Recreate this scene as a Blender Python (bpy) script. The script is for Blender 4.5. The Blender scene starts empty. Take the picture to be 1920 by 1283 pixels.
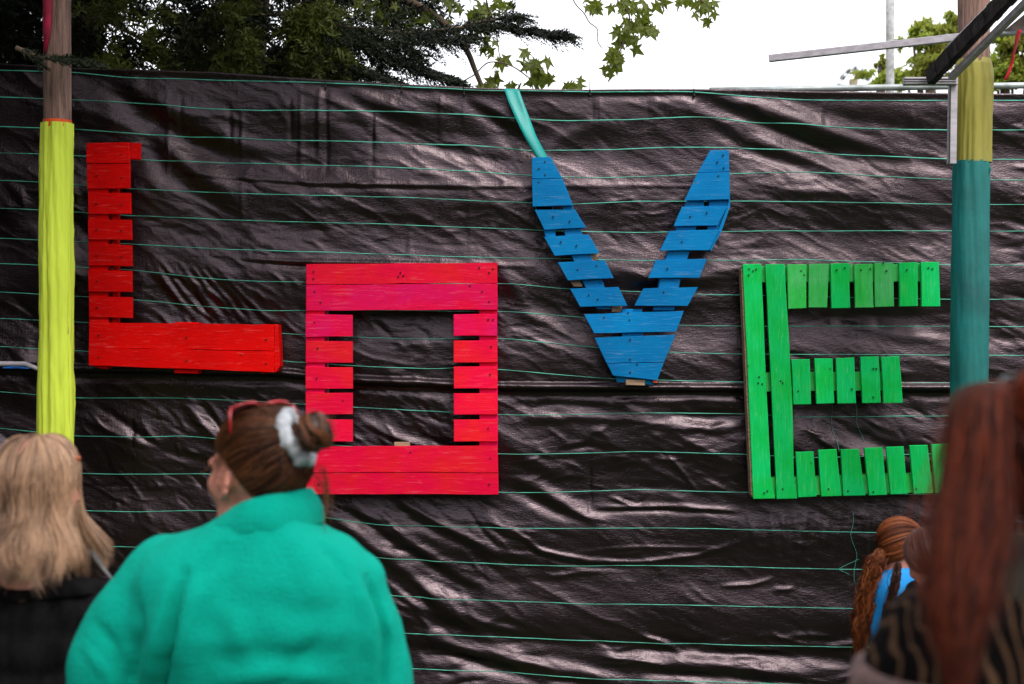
import bpy, math, random
import numpy as np
from mathutils import Vector, Matrix
R = math.radians
rng = np.random.default_rng(7)
random.seed(7)
SC = bpy.context.scene
COL = SC.collection

# ------------------------------------------------------------------ camera, world, sun, exposure
CAMZ = 1.75
cam_d = bpy.data.cameras.new('camera'); cam = bpy.data.objects.new('camera', cam_d); COL.objects.link(cam)
cam.location = (0, 0, CAMZ); cam.rotation_euler = (R(90), 0, 0)
cam_d.lens = 50; cam_d.sensor_width = 36; cam_d.clip_end = 3000; cam_d.clip_start = 0.05
cam_d.dof.use_dof = True; cam_d.dof.focus_distance = 7.3; cam_d.dof.aperture_fstop = 3.6
SC.camera = cam
world = bpy.data.worlds.new('World'); SC.world = world; world.use_nodes = True
nt = world.node_tree; nt.nodes.clear()
sky = nt.nodes.new('ShaderNodeTexSky'); sky.sky_type = 'NISHITA'; sky.sun_disc = False
SUN_EL, SUN_AZ = R(50), R(156)
sky.sun_elevation = SUN_EL; sky.sun_rotation = SUN_AZ; sky.air_density = 1.5; sky.dust_density = 4.0
veil = nt.nodes.new('ShaderNodeMixRGB'); veil.inputs[0].default_value = 0.86
veil.inputs[2].default_value = (10.5, 10.6, 11.2, 1)          # the overcast cloud veil in front of the blue
bg = nt.nodes.new('ShaderNodeBackground'); bg.inputs[1].default_value = 0.10
wo = nt.nodes.new('ShaderNodeOutputWorld')
nt.links.new(sky.outputs[0], veil.inputs[1]); nt.links.new(veil.outputs[0], bg.inputs[0]); nt.links.new(bg.outputs[0], wo.inputs[0])
sl = bpy.data.lights.new('sun', 'SUN'); sl.energy = 1.25; sl.angle = R(22); sl.color = (1.0, 0.95, 0.88)
so = bpy.data.objects.new('sun', sl); COL.objects.link(so)
# direction towards the sun: behind the camera and to the right, high
sd = Vector((math.sin(SUN_AZ)*math.cos(SUN_EL), math.cos(SUN_AZ)*math.cos(SUN_EL), math.sin(SUN_EL)))
so.rotation_euler = sd.to_track_quat('Z', 'Y').to_euler(); so.location = (4, -6, 9)
SC.view_settings.view_transform = 'Standard'; SC.view_settings.look = 'None'
SC.view_settings.gamma = 1; SC.view_settings.use_curve_mapping = False
SC.view_settings.exposure = 0.82
SC.render.engine = 'CYCLES'

# ------------------------------------------------------------------ helpers
def W(px, py, d):
    """a point at distance d down the view axis, read off the photograph"""
    k = 0.72*d/1920
    return Vector(((px-960)*k, d, CAMZ-(py-641.5)*k))
def ppm(d): return 0.72*d/1920

def vnoise(x, y, seed=0):
    x = np.asarray(x, float); y = np.asarray(y, float)
    xi = np.floor(x).astype(np.int64); yi = np.floor(y).astype(np.int64)
    fx = x-xi; fy = y-yi
    u = fx*fx*fx*(fx*(fx*6-15)+10); v = fy*fy*fy*(fy*(fy*6-15)+10)
    def h(i, j):
        n = (i*374761393 + j*668265263 + seed*1442695041) & 0xffffffff
        n = ((n ^ (n >> 13))*1274126177) & 0xffffffff
        return ((n ^ (n >> 16)) & 0xffff)/65535.0
    a = h(xi, yi); b = h(xi+1, yi); c = h(xi, yi+1); d = h(xi+1, yi+1)
    return (a*(1-u)+b*u)*(1-v) + (c*(1-u)+d*u)*v
def fbm(x, y, seed=0, o=4):
    s = 0; a = .5; t = 0
    for k in range(o):
        s = s + a*vnoise(x*2**k, y*2**k, seed+k*17); t += a; a *= .5
    return s/t

def mesh_obj(name, verts, faces, mat, parent=None, smooth=False, attr=None):
    """faces: list of tuples, or an (n,k) int array"""
    me = bpy.data.meshes.new(name)
    verts = np.asarray(verts, dtype=np.float32).reshape(-1, 3)
    if isinstance(faces, np.ndarray):
        n, k = faces.shape
        me.vertices.add(len(verts)); me.vertices.foreach_set('co', verts.ravel())
        me.loops.add(n*k); me.loops.foreach_set('vertex_index', faces.astype(np.int32).ravel())
        me.polygons.add(n); me.polygons.foreach_set('loop_start', np.arange(0, n*k, k, dtype=np.int32))
        me.polygons.foreach_set('loop_total', np.full(n, k, dtype=np.int32))
        me.update(calc_edges=True)
    else:
        me.from_pydata([tuple(map(float, v)) for v in verts], [], faces); me.update()
    if smooth: me.polygons.foreach_set('use_smooth', np.ones(len(me.polygons), dtype=bool))
    if attr is not None:
        a = me.attributes.new('tone', 'FLOAT', 'POINT'); a.data.foreach_set('value', np.asarray(attr, dtype=np.float32))
    if mat: me.materials.append(mat)
    o = bpy.data.objects.new(name, me); COL.objects.link(o)
    if parent: o.parent = parent
    return o
def tag(o, label=None, cat=None, group=None, kind=None):
    if label: o['label'] = label
    if cat: o['category'] = cat
    if group: o['group'] = group
    if kind: o['kind'] = kind
    return o
def empty(name, loc, label, cat, group=None):
    o = bpy.data.objects.new(name, None); COL.objects.link(o); o.location = loc; o.empty_display_size = .1
    tag(o, label, cat, group); bpy.context.view_layer.update()
    return o
def adopt(o, p):
    """parent keeping the mesh's world placement (all parents are unrotated empties)"""
    o.parent = p; o.matrix_parent_inverse = Matrix.Translation(-p.location) if p.type == 'EMPTY' else Matrix.Identity(4)
    return o

class MB:
    def __init__(s): s.v = []; s.f = []; s.a = []
    def add(s, v, f):
        n = len(s.v); s.v += [tuple(p) for p in v]; s.f += [tuple(i+n for i in q) for q in f]
    def prism(s, front, depth, bevel=0.0):
        """front: polygon of world points (counter-clockwise seen from the camera); extruded away from the camera"""
        n = len(front); front = [Vector(p) for p in front]
        back = [p+Vector((0, depth, 0)) for p in front]
        if bevel:
            c = sum(front, Vector())/n
            ins = [p+(c-p).normalized()*bevel for p in front]; mid = [p+Vector((0, bevel, 0)) for p in front]
            v = ins+mid+back
            f = [tuple(range(n))]
            for r in (0, 1):
                for i in range(n): f.append((r*n+i, (r+1)*n+i, (r+1)*n+(i+1) % n, r*n+(i+1) % n))
            f.append(tuple(range(3*n-1, 2*n-1, -1)))
        else:
            v = front+back; f = [tuple(range(n))]
            for i in range(n): f.append((i, n+i, n+(i+1) % n, (i+1) % n))
            f.append(tuple(range(2*n-1, n-1, -1)))
        s.add(v, f)
    def bar(s, a, b, w, h, up=Vector((0, 0, 1))):
        a = Vector(a); b = Vector(b); d = (b-a).normalized(); r = d.cross(up).normalized(); u = r.cross(d)
        v = []
        for p in (a, b):
            for sx, sy in ((-1, -1), (1, -1), (1, 1), (-1, 1)): v.append(p+r*sx*w/2+u*sy*h/2)
        s.add(v, [(0, 3, 2, 1), (4, 5, 6, 7), (0, 1, 5, 4), (1, 2, 6, 5), (2, 3, 7, 6), (3, 0, 4, 7)])
    def tube(s, pts, rad, n=10, cap=True):
        pts = [Vector(p) for p in pts]
        if not hasattr(rad, '__len__'): rad = [rad]*len(pts)
        base = len(s.v); up = Vector((.13, .27, .95)).normalized()
        for i, p in enumerate(pts):
            d = (pts[min(i+1, len(pts)-1)]-pts[max(i-1, 0)]).normalized()
            r = d.cross(up)
            if r.length < .05: r = d.cross(Vector((1, 0, 0)))
            r.normalize(); u = r.cross(d)
            for k in range(n):
                a = 2*math.pi*k/n; s.v.append(tuple(p+(r*math.cos(a)+u*math.sin(a))*rad[i]))
        for i in range(len(pts)-1):
            for k in range(n):
                a = base+i*n+k; b = base+i*n+(k+1) % n; s.f.append((a, b, b+n, a+n))
        if cap:
            s.f.append(tuple(base+k for k in range(n-1, -1, -1))); s.f.append(tuple(base+(len(pts)-1)*n+k for k in range(n)))
    def ell(s, c, r, rot=None, nu=16, nv=10):
        c = Vector(c); base = len(s.v)
        P = []
        for i in range(1, nv):
            t = math.pi*i/nv
            for k in range(nu):
                a = 2*math.pi*k/nu; P.append(Vector((math.sin(t)*math.cos(a)*r[0], math.sin(t)*math.sin(a)*r[1], math.cos(t)*r[2])))
        P.append(Vector((0, 0, r[2]))); P.append(Vector((0, 0, -r[2])))
        if rot: P = [rot @ p for p in P]
        s.v += [tuple(c+p) for p in P]
        for i in range(nv-2):
            for k in range(nu):
                a = base+i*nu+k; b = base+i*nu+(k+1) % nu; s.f.append((a, a+nu, b+nu, b))
        T = base+(nv-1)*nu; B = T+1
        for k in range(nu):
            s.f.append((T, base+k, base+(k+1) % nu)); s.f.append((B, base+(nv-2)*nu+(k+1) % nu, base+(nv-2)*nu+k))
    def loft(s, secs, n=36):
        """secs: (centre, half width, half depth) stacked top to bottom, smoothly interpolated"""
        m = len(secs); base = len(s.v); A = np.array([[*c, w, d] for c, w, d in secs], float); t = np.linspace(0, m-1, (m-1)*5+1); q = []
        for j in range(5):
            y = A[:, j]; yp = np.r_[2*y[0]-y[1], y, 2*y[-1]-y[-2]]; i = np.minimum(t.astype(int), m-2); f = t-i
            p0, p1, p2, p3 = yp[i], yp[i+1], yp[i+2], yp[i+3]; q.append(.5*(2*p1+(p2-p0)*f+(2*p0-5*p1+4*p2-p3)*f*f+(3*p1-p0-3*p2+p3)*f**3))
        q = np.array(q).T
        for cx_, cy_, cz_, w, d in q:
            for k in range(n):
                a = 2*math.pi*k/n; ca, sa = math.cos(a), math.sin(a); s.v.append((cx_+w*math.copysign(abs(ca)**.9, ca), cy_+d*math.copysign(abs(sa)**.9, sa), cz_))
        R_ = len(q)
        for i in range(R_-1):
            for k in range(n):
                a = base+i*n+k; b = base+i*n+(k+1) % n; s.f.append((a, a+n, b+n, b))
        s.f.append(tuple(base+k for k in range(n))); s.f.append(tuple(base+(R_-1)*n+k for k in range(n-1, -1, -1)))
    def cap(s, a, b, ra, rb, n=14):
        """tapered capsule"""
        a = Vector(a); b = Vector(b); d = (b-a).normalized(); pts = []; rr = []
        for k in range(5):
            t = math.pi/2*(1-k/5); pts.append(a-d*ra*math.sin(t)); rr.append(max(ra*math.cos(t), .001))
        for k in range(5): pts.append(a.lerp(b, k/4)); rr.append(ra+(rb-ra)*k/4)
        for k in range(1, 6):
            t = math.pi/2*k/5; pts.append(b+d*rb*math.sin(t)); rr.append(max(rb*math.cos(t), .001))
        s.tube(pts, rr, n)
    def build(s, name, mat, parent=None, smooth=False):
        o = mesh_obj(name, s.v, s.f, mat, None, smooth)
        if parent: adopt(o, parent)
        return o

def grid_faces(nr, nc, wrap=False):
    i = np.arange(nr-1)[:, None]; k = np.arange(nc if wrap else nc-1)[None, :]
    a = i*nc+k; b = i*nc+(k+1) % nc
    return np.stack([a, a+nc, b+nc, b], -1).reshape(-1, 4)

# ------------------------------------------------------------------ materials
def mat_new(name):
    m = bpy.data.materials.new(name); m.use_nodes = True; n = m.node_tree
    return m, n, n.nodes['Principled BSDF']
def nd(n, t, **kw):
    x = n.nodes.new(t)
    for k, v in kw.items():
        if k.startswith('i'):
            k2 = k[1:]; k2 = int(k2) if k2.isdigit() else k2
            x.inputs[k2].default_value = v
        else: setattr(x, k, v)
    return x
def simple(name, c, rough=.6, metal=0, spec=.5, nscale=20, namt=.25, bump=.0, bscale=60, stretch=(1, 1, 1), sheen=0, c2=None, trans=0):
    m, n, b = mat_new(name)
    tc = nd(n, 'ShaderNodeTexCoord'); mp = nd(n, 'ShaderNodeMapping'); mp.inputs['Scale'].default_value = stretch
    n.links.new(tc.outputs['Object'], mp.inputs[0])
    nz = nd(n, 'ShaderNodeTexNoise', iScale=nscale, iDetail=5.0); n.links.new(mp.outputs[0], nz.inputs['Vector'])
    mx = nd(n, 'ShaderNodeMixRGB'); c2 = c2 or tuple(x*(1-namt*1.6) for x in c)
    mx.inputs[1].default_value = (*c2, 1); mx.inputs[2].default_value = (*[min(x*(1+namt*.4), 1) for x in c], 1)
    rp = nd(n, 'ShaderNodeMapRange'); rp.inputs[1].default_value = .35; rp.inputs[2].default_value = .62
    n.links.new(nz.outputs[0], rp.inputs[0]); n.links.new(rp.outputs[0], mx.inputs[0])
    n.links.new(mx.outputs[0], b.inputs['Base Color'])
    b.inputs['Roughness'].default_value = rough; b.inputs['Metallic'].default_value = metal; b.inputs['Specular IOR Level'].default_value = spec
    if sheen: b.inputs['Sheen Weight'].default_value = sheen; b.inputs['Sheen Roughness'].default_value = .5
    if bump:
        n2 = nd(n, 'ShaderNodeTexNoise', iScale=bscale, iDetail=4.0); n.links.new(mp.outputs[0], n2.inputs['Vector'])
        bp = nd(n, 'ShaderNodeBump', iStrength=bump, iDistance=.01); n.links.new(n2.outputs[0], bp.inputs['Height']); n.links.new(bp.outputs[0], b.inputs['Normal'])
    if trans:
        tr = nd(n, 'ShaderNodeBsdfTranslucent'); n.links.new(mx.outputs[0], tr.inputs[0])
        ms = nd(n, 'ShaderNodeMixShader'); ms.inputs[0].default_value = trans
        n.links.new(b.outputs[0], ms.inputs[1]); n.links.new(tr.outputs[0], ms.inputs[2])
        n.links.new(ms.outputs[0], n.nodes['Material Output'].inputs[0])
    return m

def paint_wood(name, c, c2, axis='x', worn=.35, rough=.62):
    """brushed paint over coarse pallet wood: grain, knots, nail pits and thin patches"""
    m, n, b = mat_new(name)
    tc = nd(n, 'ShaderNodeTexCoord'); oi = nd(n, 'ShaderNodeObjectInfo')
    ad = nd(n, 'ShaderNodeVectorMath', operation='ADD'); sc = nd(n, 'ShaderNodeVectorMath', operation='SCALE'); sc.inputs['Scale'].default_value = 9
    n.links.new(tc.outputs['Object'], ad.inputs[0]); n.links.new(oi.outputs['Random'], sc.inputs[0]); n.links.new(sc.outputs[0], ad.inputs[1])
    mp = nd(n, 'ShaderNodeMapping'); mp.inputs['Scale'].default_value = (1.2, 9, 14) if axis == 'x' else (14, 9, 1.2)
    n.links.new(ad.outputs[0], mp.inputs[0])
    gr = nd(n, 'ShaderNodeTexNoise', iScale=7.0, iDetail=8.0, iRoughness=.7, iDistortion=.6); n.links.new(mp.outputs[0], gr.inputs['Vector'])
    pt = nd(n, 'ShaderNodeTexNoise', iScale=5.0, iDetail=4.0, iRoughness=.6); n.links.new(ad.outputs[0], pt.inputs['Vector'])
    r1 = nd(n, 'ShaderNodeMapRange'); r1.inputs[1].default_value = .38; r1.inputs[2].default_value = .64; n.links.new(pt.outputs[0], r1.inputs[0])
    m1 = nd(n, 'ShaderNodeMixRGB'); m1.inputs[1].default_value = (*c, 1); m1.inputs[2].default_value = (*c2, 1); n.links.new(r1.outputs[0], m1.inputs[0])
    r2 = nd(n, 'ShaderNodeMapRange'); r2.inputs[1].default_value = .5; r2.inputs[2].default_value = .28; r2.inputs[3].default_value = 0; r2.inputs[4].default_value = worn; n.links.new(gr.outputs[0], r2.inputs[0])
    m2 = nd(n, 'ShaderNodeMixRGB', blend_type='MULTIPLY'); m2.inputs[2].default_value = (.45, .38, .34, 1)
    n.links.new(r2.outputs[0], m2.inputs[0]); n.links.new(m1.outputs[0], m2.inputs[1])
    # brightness of each plank
    hv = nd(n, 'ShaderNodeHueSaturation'); rr = nd(n, 'ShaderNodeMapRange'); rr.inputs[3].default_value = .86; rr.inputs[4].default_value = 1.08
    n.links.new(oi.outputs['Random'], rr.inputs[0]); n.links.new(rr.outputs[0], hv.inputs['Value']); n.links.new(m2.outputs[0], hv.inputs['Color'])
    # little pits and knots
    vo = nd(n, 'ShaderNodeTexVoronoi', iScale=6.0); n.links.new(ad.outputs[0], vo.inputs['Vector'])
    r3 = nd(n, 'ShaderNodeMapRange'); r3.inputs[1].default_value = .02; r3.inputs[2].default_value = .06; r3.inputs[3].default_value = .6; r3.inputs[4].default_value = 0; n.links.new(vo.outputs[0], r3.inputs[0])
    m3 = nd(n, 'ShaderNodeMixRGB'); m3.inputs[2].default_value = (c[0]*.12+.004, c[1]*.12+.003, c[2]*.12+.003, 1)
    n.links.new(r3.outputs[0], m3.inputs[0]); n.links.new(hv.outputs[0], m3.inputs[1])
    ch = nd(n, 'ShaderNodeTexNoise', iScale=3.4, iDetail=10.0, iRoughness=.78); n.links.new(mp.outputs[0], ch.inputs['Vector'])
    r4 = nd(n, 'ShaderNodeMapRange'); r4.inputs[1].default_value = .655; r4.inputs[2].default_value = .69; r4.inputs[3].default_value = 0; r4.inputs[4].default_value = worn*1.3; n.links.new(ch.outputs[0], r4.inputs[0])
    m4 = nd(n, 'ShaderNodeMixRGB'); m4.inputs[2].default_value = (.34, .22, .15, 1); n.links.new(r4.outputs[0], m4.inputs[0]); n.links.new(m3.outputs[0], m4.inputs[1])
    r5 = nd(n, 'ShaderNodeMapRange'); r5.inputs[1].default_value = .56; r5.inputs[2].default_value = .80; r5.inputs[3].default_value = 0; r5.inputs[4].default_value = .22; n.links.new(gr.outputs[0], r5.inputs[0])
    m5 = nd(n, 'ShaderNodeMixRGB'); m5.inputs[2].default_value = (.62, .5, .45, 1); n.links.new(r5.outputs[0], m5.inputs[0]); n.links.new(m4.outputs[0], m5.inputs[1])
    n.links.new(m5.outputs[0], b.inputs['Base Color'])
    b.inputs['Roughness'].default_value = rough; b.inputs['Specular IOR Level'].default_value = .10
    bp = nd(n, 'ShaderNodeBump', iStrength=.45, iDistance=.004); n.links.new(gr.outputs[0], bp.inputs['Height']); n.links.new(bp.outputs[0], b.inputs['Normal'])
    return m

M = {}
M['red'] = paint_wood('red paint', (.88, .001, .0005), (.74, .0005, .0005), 'x', .25)
M['redv'] = paint_wood('red paint upright', (.82, .001, .0005), (.66, .0005, .0005), 'x', .15)
M['pink'] = paint_wood('crimson paint', (.88, .0015, .052), (.88, .012, .022), 'x', .42)
M['pinkd'] = paint_wood('crimson paint thin', (.80, .004, .115), (.88, .0015, .050), 'x', .45)
M['blue'] = paint_wood('blue paint', (.0003, .205, .50), (.0002, .165, .43), 'x', .22)
M['green'] = paint_wood('green paint', (.003, .52, .125), (.002, .46, .065), 'z', .38)
M['greeny'] = paint_wood('green paint thin', (.020, .42, .055), (.07, .44, .13), 'z', .5)
M['bare'] = simple('bare pallet wood', (.42, .27, .17), .8, nscale=8, stretch=(1, 6, 12), bump=.3)
M['nail'] = simple('nail head', (.03, .025, .025), .5, metal=.6)
M['alu'] = simple('mill aluminium', (.50, .46, .50), .5, metal=.1, nscale=6, namt=.15, stretch=(1, 8, 8))
M['galv'] = simple('galvanised tube', (.42, .46, .46), .45, metal=.3, nscale=14, namt=.2)
M['cable'] = simple('black cable tie', (.012, .012, .014), .5)
M['ribbon'] = simple('teal ribbon satin', (.01, .42, .38), .42, nscale=6, namt=.12, trans=.15)
M['redrib'] = simple('red ribbon', (.55, .004, .01), .6, nscale=12, namt=.3, trans=.2)
M['pinkrib'] = simple('pink dye', (.42, .004, .05), .7)
M['orange'] = simple('orange cloth', (.85, .10, .01), .7)
M['yellow'] = simple('fluorescent yellow cloth', (.66, .80, .06), .75, nscale=4, namt=.08, stretch=(1, 1, .3), bump=.15, bscale=90)
M['olive'] = simple('faded yellow cloth', (.27, .24, .035), .6, nscale=5, namt=.35, stretch=(1, 1, .25), bump=.15, bscale=60)
M['tealwrap'] = simple('teal cloth', (.002, .155, .145), .55, nscale=4, namt=.2, bump=.12, bscale=50)
M['awn'] = simple('dark wet canvas', (.014, .008, .008), .55, spec=.25, nscale=18, namt=.6, bump=.6, bscale=25)
M['canopy'] = simple('dusty pink canvas', (.42, .30, .32), .7)
M['thread'] = simple('green strand', (.09, .50, .37), .5, nscale=9, namt=.35)
M['grass'] = simple('grass ground', (.045, .07, .02), .9, nscale=3, namt=.5, bump=.8, bscale=40)
M['skin'] = simple('skin', (.56, .22, .16), .5, nscale=12, namt=.14, bump=.05, bscale=160)
M['skin'].node_tree.nodes['Principled BSDF'].inputs['Subsurface Weight'].default_value = .15
M['skin'].node_tree.nodes['Principled BSDF'].inputs['Subsurface Radius'].default_value = (.02, .008, .004)
M['lip'] = simple('lip', (.45, .12, .11), .45)
M['eye'] = simple('eye', (.7, .68, .66), .2)
M['blackknit'] = simple('black knit', (.0045, .004, .0045), .9, spec=.12, nscale=40, namt=.5, bump=.5, bscale=220, stretch=(1, 1, .3))
M['blacktop'] = simple('black cotton', (.005, .005, .006), .9, spec=.12, bump=.2)
M['jeans'] = simple('dark denim', (.02, .03, .06), .85, nscale=60, bump=.2)
M['shoe'] = simple('dark shoe', (.02, .018, .018), .5)
M['bluetee'] = simple('blue t-shirt cotton', (.004, .30, .78), .8, nscale=8, namt=.15, bump=.15, bscale=30)
M['scrunchie'] = simple('grey white velvet', (.40, .42, .45), .8, nscale=30, namt=.25, bump=.4, bscale=70)
M['tortoise'] = simple('red plastic', (.45, .02, .03), .25, nscale=30, namt=.3)
M['lens'] = simple('smoked pink lens', (.45, .17, .19), .12, spec=.8)
M['amber'] = simple('amber plastic', (.55, .13, .04), .25)
M['amberlens'] = simple('brown lens', (.16, .08, .07), .15, spec=.8)
M['concrete'] = simple('far grey', (.5, .5, .5), .8)
M['bark'] = simple('bark', (.16, .11, .075), .9, nscale=8, namt=.5, bump=.8, bscale=30, stretch=(1, 1, .25))
M['leafA'] = simple('sycamore leaf', (.16, .20, .022), .5, nscale=3, namt=.45, trans=.55, c2=(.10, .12, .015))
M['leafB'] = simple('far leaf', (.30, .38, .045), .6, nscale=2, namt=.5, trans=.5, c2=(.26, .24, .04))
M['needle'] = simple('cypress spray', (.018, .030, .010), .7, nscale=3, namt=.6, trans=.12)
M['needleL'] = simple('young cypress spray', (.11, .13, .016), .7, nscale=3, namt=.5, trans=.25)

def m_fleece():
    m, n, b = mat_new('teal fleece')
    tc = nd(n, 'ShaderNodeTexCoord')
    n1 = nd(n, 'ShaderNodeTexNoise', iScale=170.0, iDetail=4.0, iRoughness=.7); n2 = nd(n, 'ShaderNodeTexNoise', iScale=7.0, iDetail=3.0)
    n.links.new(tc.outputs['Object'], n1.inputs['Vector']); n.links.new(tc.outputs['Object'], n2.inputs['Vector'])
    mx = nd(n, 'ShaderNodeMixRGB'); mx.inputs[1].default_value = (.0005, .27, .195, 1); mx.inputs[2].default_value = (.001, .42, .315, 1)
    n.links.new(n1.outputs[0], mx.inputs[0]); n.links.new(mx.outputs[0], b.inputs['Base Color'])
    b.inputs['Roughness'].default_value = .95; b.inputs['Specular IOR Level'].default_value = .1
    b.inputs['Sheen Weight'].default_value = .06; b.inputs['Sheen Tint'].default_value = (.1, .9, .7, 1)
    am = nd(n, 'ShaderNodeMath', operation='MULTIPLY_ADD'); am.inputs[1].default_value = 2.2; n.links.new(n2.outputs[0], am.inputs[0]); n.links.new(n1.outputs[0], am.inputs[2])
    bp = nd(n, 'ShaderNodeBump', iStrength=.9, iDistance=.006); n.links.new(am.outputs[0], bp.inputs['Height']); n.links.new(bp.outputs[0], b.inputs['Normal'])
    return m
M['fleece'] = m_fleece()
def m_tarp():
    m, n, b = mat_new('woven black tarpaulin')
    tc = nd(n, 'ShaderNodeTexCoord')
    b.inputs['Base Color'].default_value = (.014, .0095, .0105, 1)
    # dust blotches
    n0 = nd(n, 'ShaderNodeTexNoise', iScale=2.2, iDetail=6.0, iRoughness=.6); n.links.new(tc.outputs['Object'], n0.inputs['Vector'])
    mx = nd(n, 'ShaderNodeMixRGB'); mx.inputs[1].default_value = (.0018, .0009, .0011, 1); mx.inputs[2].default_value = (.009, .005, .006, 1)
    n.links.new(n0.outputs[0], mx.inputs[0]); n.links.new(mx.outputs[0], b.inputs['Base Color'])
    rr = nd(n, 'ShaderNodeMapRange'); rr.inputs[1].default_value = .3; rr.inputs[2].default_value = .7; rr.inputs[3].default_value = .20; rr.inputs[4].default_value = .34
    n.links.new(n0.outputs[0], rr.inputs[0]); n.links.new(rr.outputs[0], b.inputs['Roughness'])
    b.inputs['Specular IOR Level'].default_value = .68; b.inputs['Coat Weight'].default_value = .10; b.inputs['Coat Roughness'].default_value = .15
    b.inputs['Specular Tint'].default_value = (1, .76, .85, 1)
    # tape weave: fine crosswise and lengthwise ribs plus crinkle
    mp = nd(n, 'ShaderNodeMapping'); mp.inputs['Scale'].default_value = (60, 1, 240); n.links.new(tc.outputs['Object'], mp.inputs[0])
    w1 = nd(n, 'ShaderNodeTexNoise', iScale=1.0, iDetail=2.0); n.links.new(mp.outputs[0], w1.inputs['Vector'])
    mp3 = nd(n, 'ShaderNodeMapping'); mp3.inputs['Scale'].default_value = (200, 1, 22); n.links.new(tc.outputs['Object'], mp3.inputs[0])
    w3 = nd(n, 'ShaderNodeTexNoise', iScale=1.0, iDetail=2.0); n.links.new(mp3.outputs[0], w3.inputs['Vector'])
    mp2 = nd(n, 'ShaderNodeMapping'); mp2.inputs['Scale'].default_value = (20, 1, 52); mp2.inputs['Rotation'].default_value = (0, R(14), 0); n.links.new(tc.outputs['Object'], mp2.inputs[0])
    w2 = nd(n, 'ShaderNodeTexNoise', iScale=1.0, iDetail=5.0, iRoughness=.55, iDistortion=1.2); n.links.new(mp2.outputs[0], w2.inputs['Vector'])
    b1 = nd(n, 'ShaderNodeBump', iStrength=.45, iDistance=.0028); n.links.new(w1.outputs[0], b1.inputs['Height'])
    b3 = nd(n, 'ShaderNodeBump', iStrength=.30, iDistance=.0025); n.links.new(w3.outputs[0], b3.inputs['Height']); n.links.new(b1.outputs[0], b3.inputs['Normal'])
    b2 = nd(n, 'ShaderNodeBump', iStrength=.36, iDistance=.006); n.links.new(w2.outputs[0], b2.inputs['Height']); n.links.new(b3.outputs[0], b2.inputs['Normal'])
    n.links.new(b2.outputs[0], b.inputs['Normal'])
    return m
M['tarp'] = m_tarp()
def m_hair(name, dark, light, rough=.38, spec=.5):
    m, n, b = mat_new(name)
    at = nd(n, 'ShaderNodeAttribute', attribute_name='tone')
    mx = nd(n, 'ShaderNodeMixRGB'); mx.inputs[1].default_value = (*dark, 1); mx.inputs[2].default_value = (*light, 1)
    n.links.new(at.outputs['Fac'], mx.inputs[0]); n.links.new(mx.outputs[0], b.inputs['Base Color'])
    b.inputs['Roughness'].default_value = rough; b.inputs['Specular IOR Level'].default_value = spec
    return m
M['hairA'] = m_hair('blonde hair', (.060, .024, .011), (.64, .38, .23))
M['hairB'] = m_hair('brown hair', (.012, .004, .0015), (.17, .057, .021), .42, .3)
M['hairC'] = m_hair('auburn hair', (.006, .0012, .001), (.15, .024, .006), .42, .14)
M['hairD'] = m_hair('ginger hair', (.05, .010, .003), (.38, .105, .030), .4, .3)
M['hairF'] = m_hair('chestnut hair', (.022, .007, .005), (.11, .036, .022))
M['hairG'] = m_hair('charcoal wool', (.02, .015, .02), (.07, .05, .06), .9, .1)
def m_wood_pole():
    m, n, b = mat_new('weathered larch pole')
    tc = nd(n, 'ShaderNodeTexCoord'); mp = nd(n, 'ShaderNodeMapping'); mp.inputs['Scale'].default_value = (22, 22, 1.6); n.links.new(tc.outputs['Object'], mp.inputs[0])
    a = nd(n, 'ShaderNodeTexNoise', iScale=2.0, iDetail=8.0, iRoughness=.7, iDistortion=.5); n.links.new(mp.outputs[0], a.inputs['Vector'])
    cr = nd(n, 'ShaderNodeValToRGB'); e = cr.color_ramp.elements; e[0].position = .33; e[0].color = (.045, .022, .016, 1); e[1].position = .62; e[1].color = (.34, .20, .155, 1)
    n.links.new(a.outputs[0], cr.inputs[0]); n.links.new(cr.outputs[0], b.inputs['Base Color']); b.inputs['Roughness'].default_value = .8
    bp = nd(n, 'ShaderNodeBump', iStrength=.7, iDistance=.01); n.links.new(a.outputs[0], bp.inputs['Height']); n.links.new(bp.outputs[0], b.inputs['Normal'])
    return m
M['pole'] = m_wood_pole()
def m_zebra():
    m, n, b = mat_new('dark coat with tan stripes')
    tc = nd(n, 'ShaderNodeTexCoord'); mp = nd(n, 'ShaderNodeMapping'); mp.inputs['Scale'].default_value = (1, 1, .35); n.links.new(tc.outputs['Object'], mp.inputs[0])
    w = nd(n, 'ShaderNodeTexWave', iScale=20.0, iDistortion=9.0, iDetail=2.0); w.inputs['Detail Scale'].default_value = .9; n.links.new(mp.outputs[0], w.inputs['Vector'])
    cr = nd(n, 'ShaderNodeValToRGB'); e = cr.color_ramp.elements; e[0].position = .80; e[0].color = (.002, .0013, .0013, 1); e[1].position = .97; e[1].color = (.085, .045, .025, 1)
    n.links.new(w.outputs[0], cr.inputs[0]); n.links.new(cr.outputs[0], b.inputs['Base Color']); b.inputs['Roughness'].default_value = .95; b.inputs['Specular IOR Level'].default_value = .1
    return m
M['zebra'] = m_zebra()
M['fur'] = simple('olive brown fur', (.04, .034, .02), .95, nscale=14, namt=.7, bump=.6, bscale=50, c2=(.012, .010, .008))
M['panel'] = simple('brown plush', (.17, .10, .09), .95, nscale=20, namt=.3, bump=.3)
M['greenedge'] = simple('dark green trim', (.02, .045, .02), .95)

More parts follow.
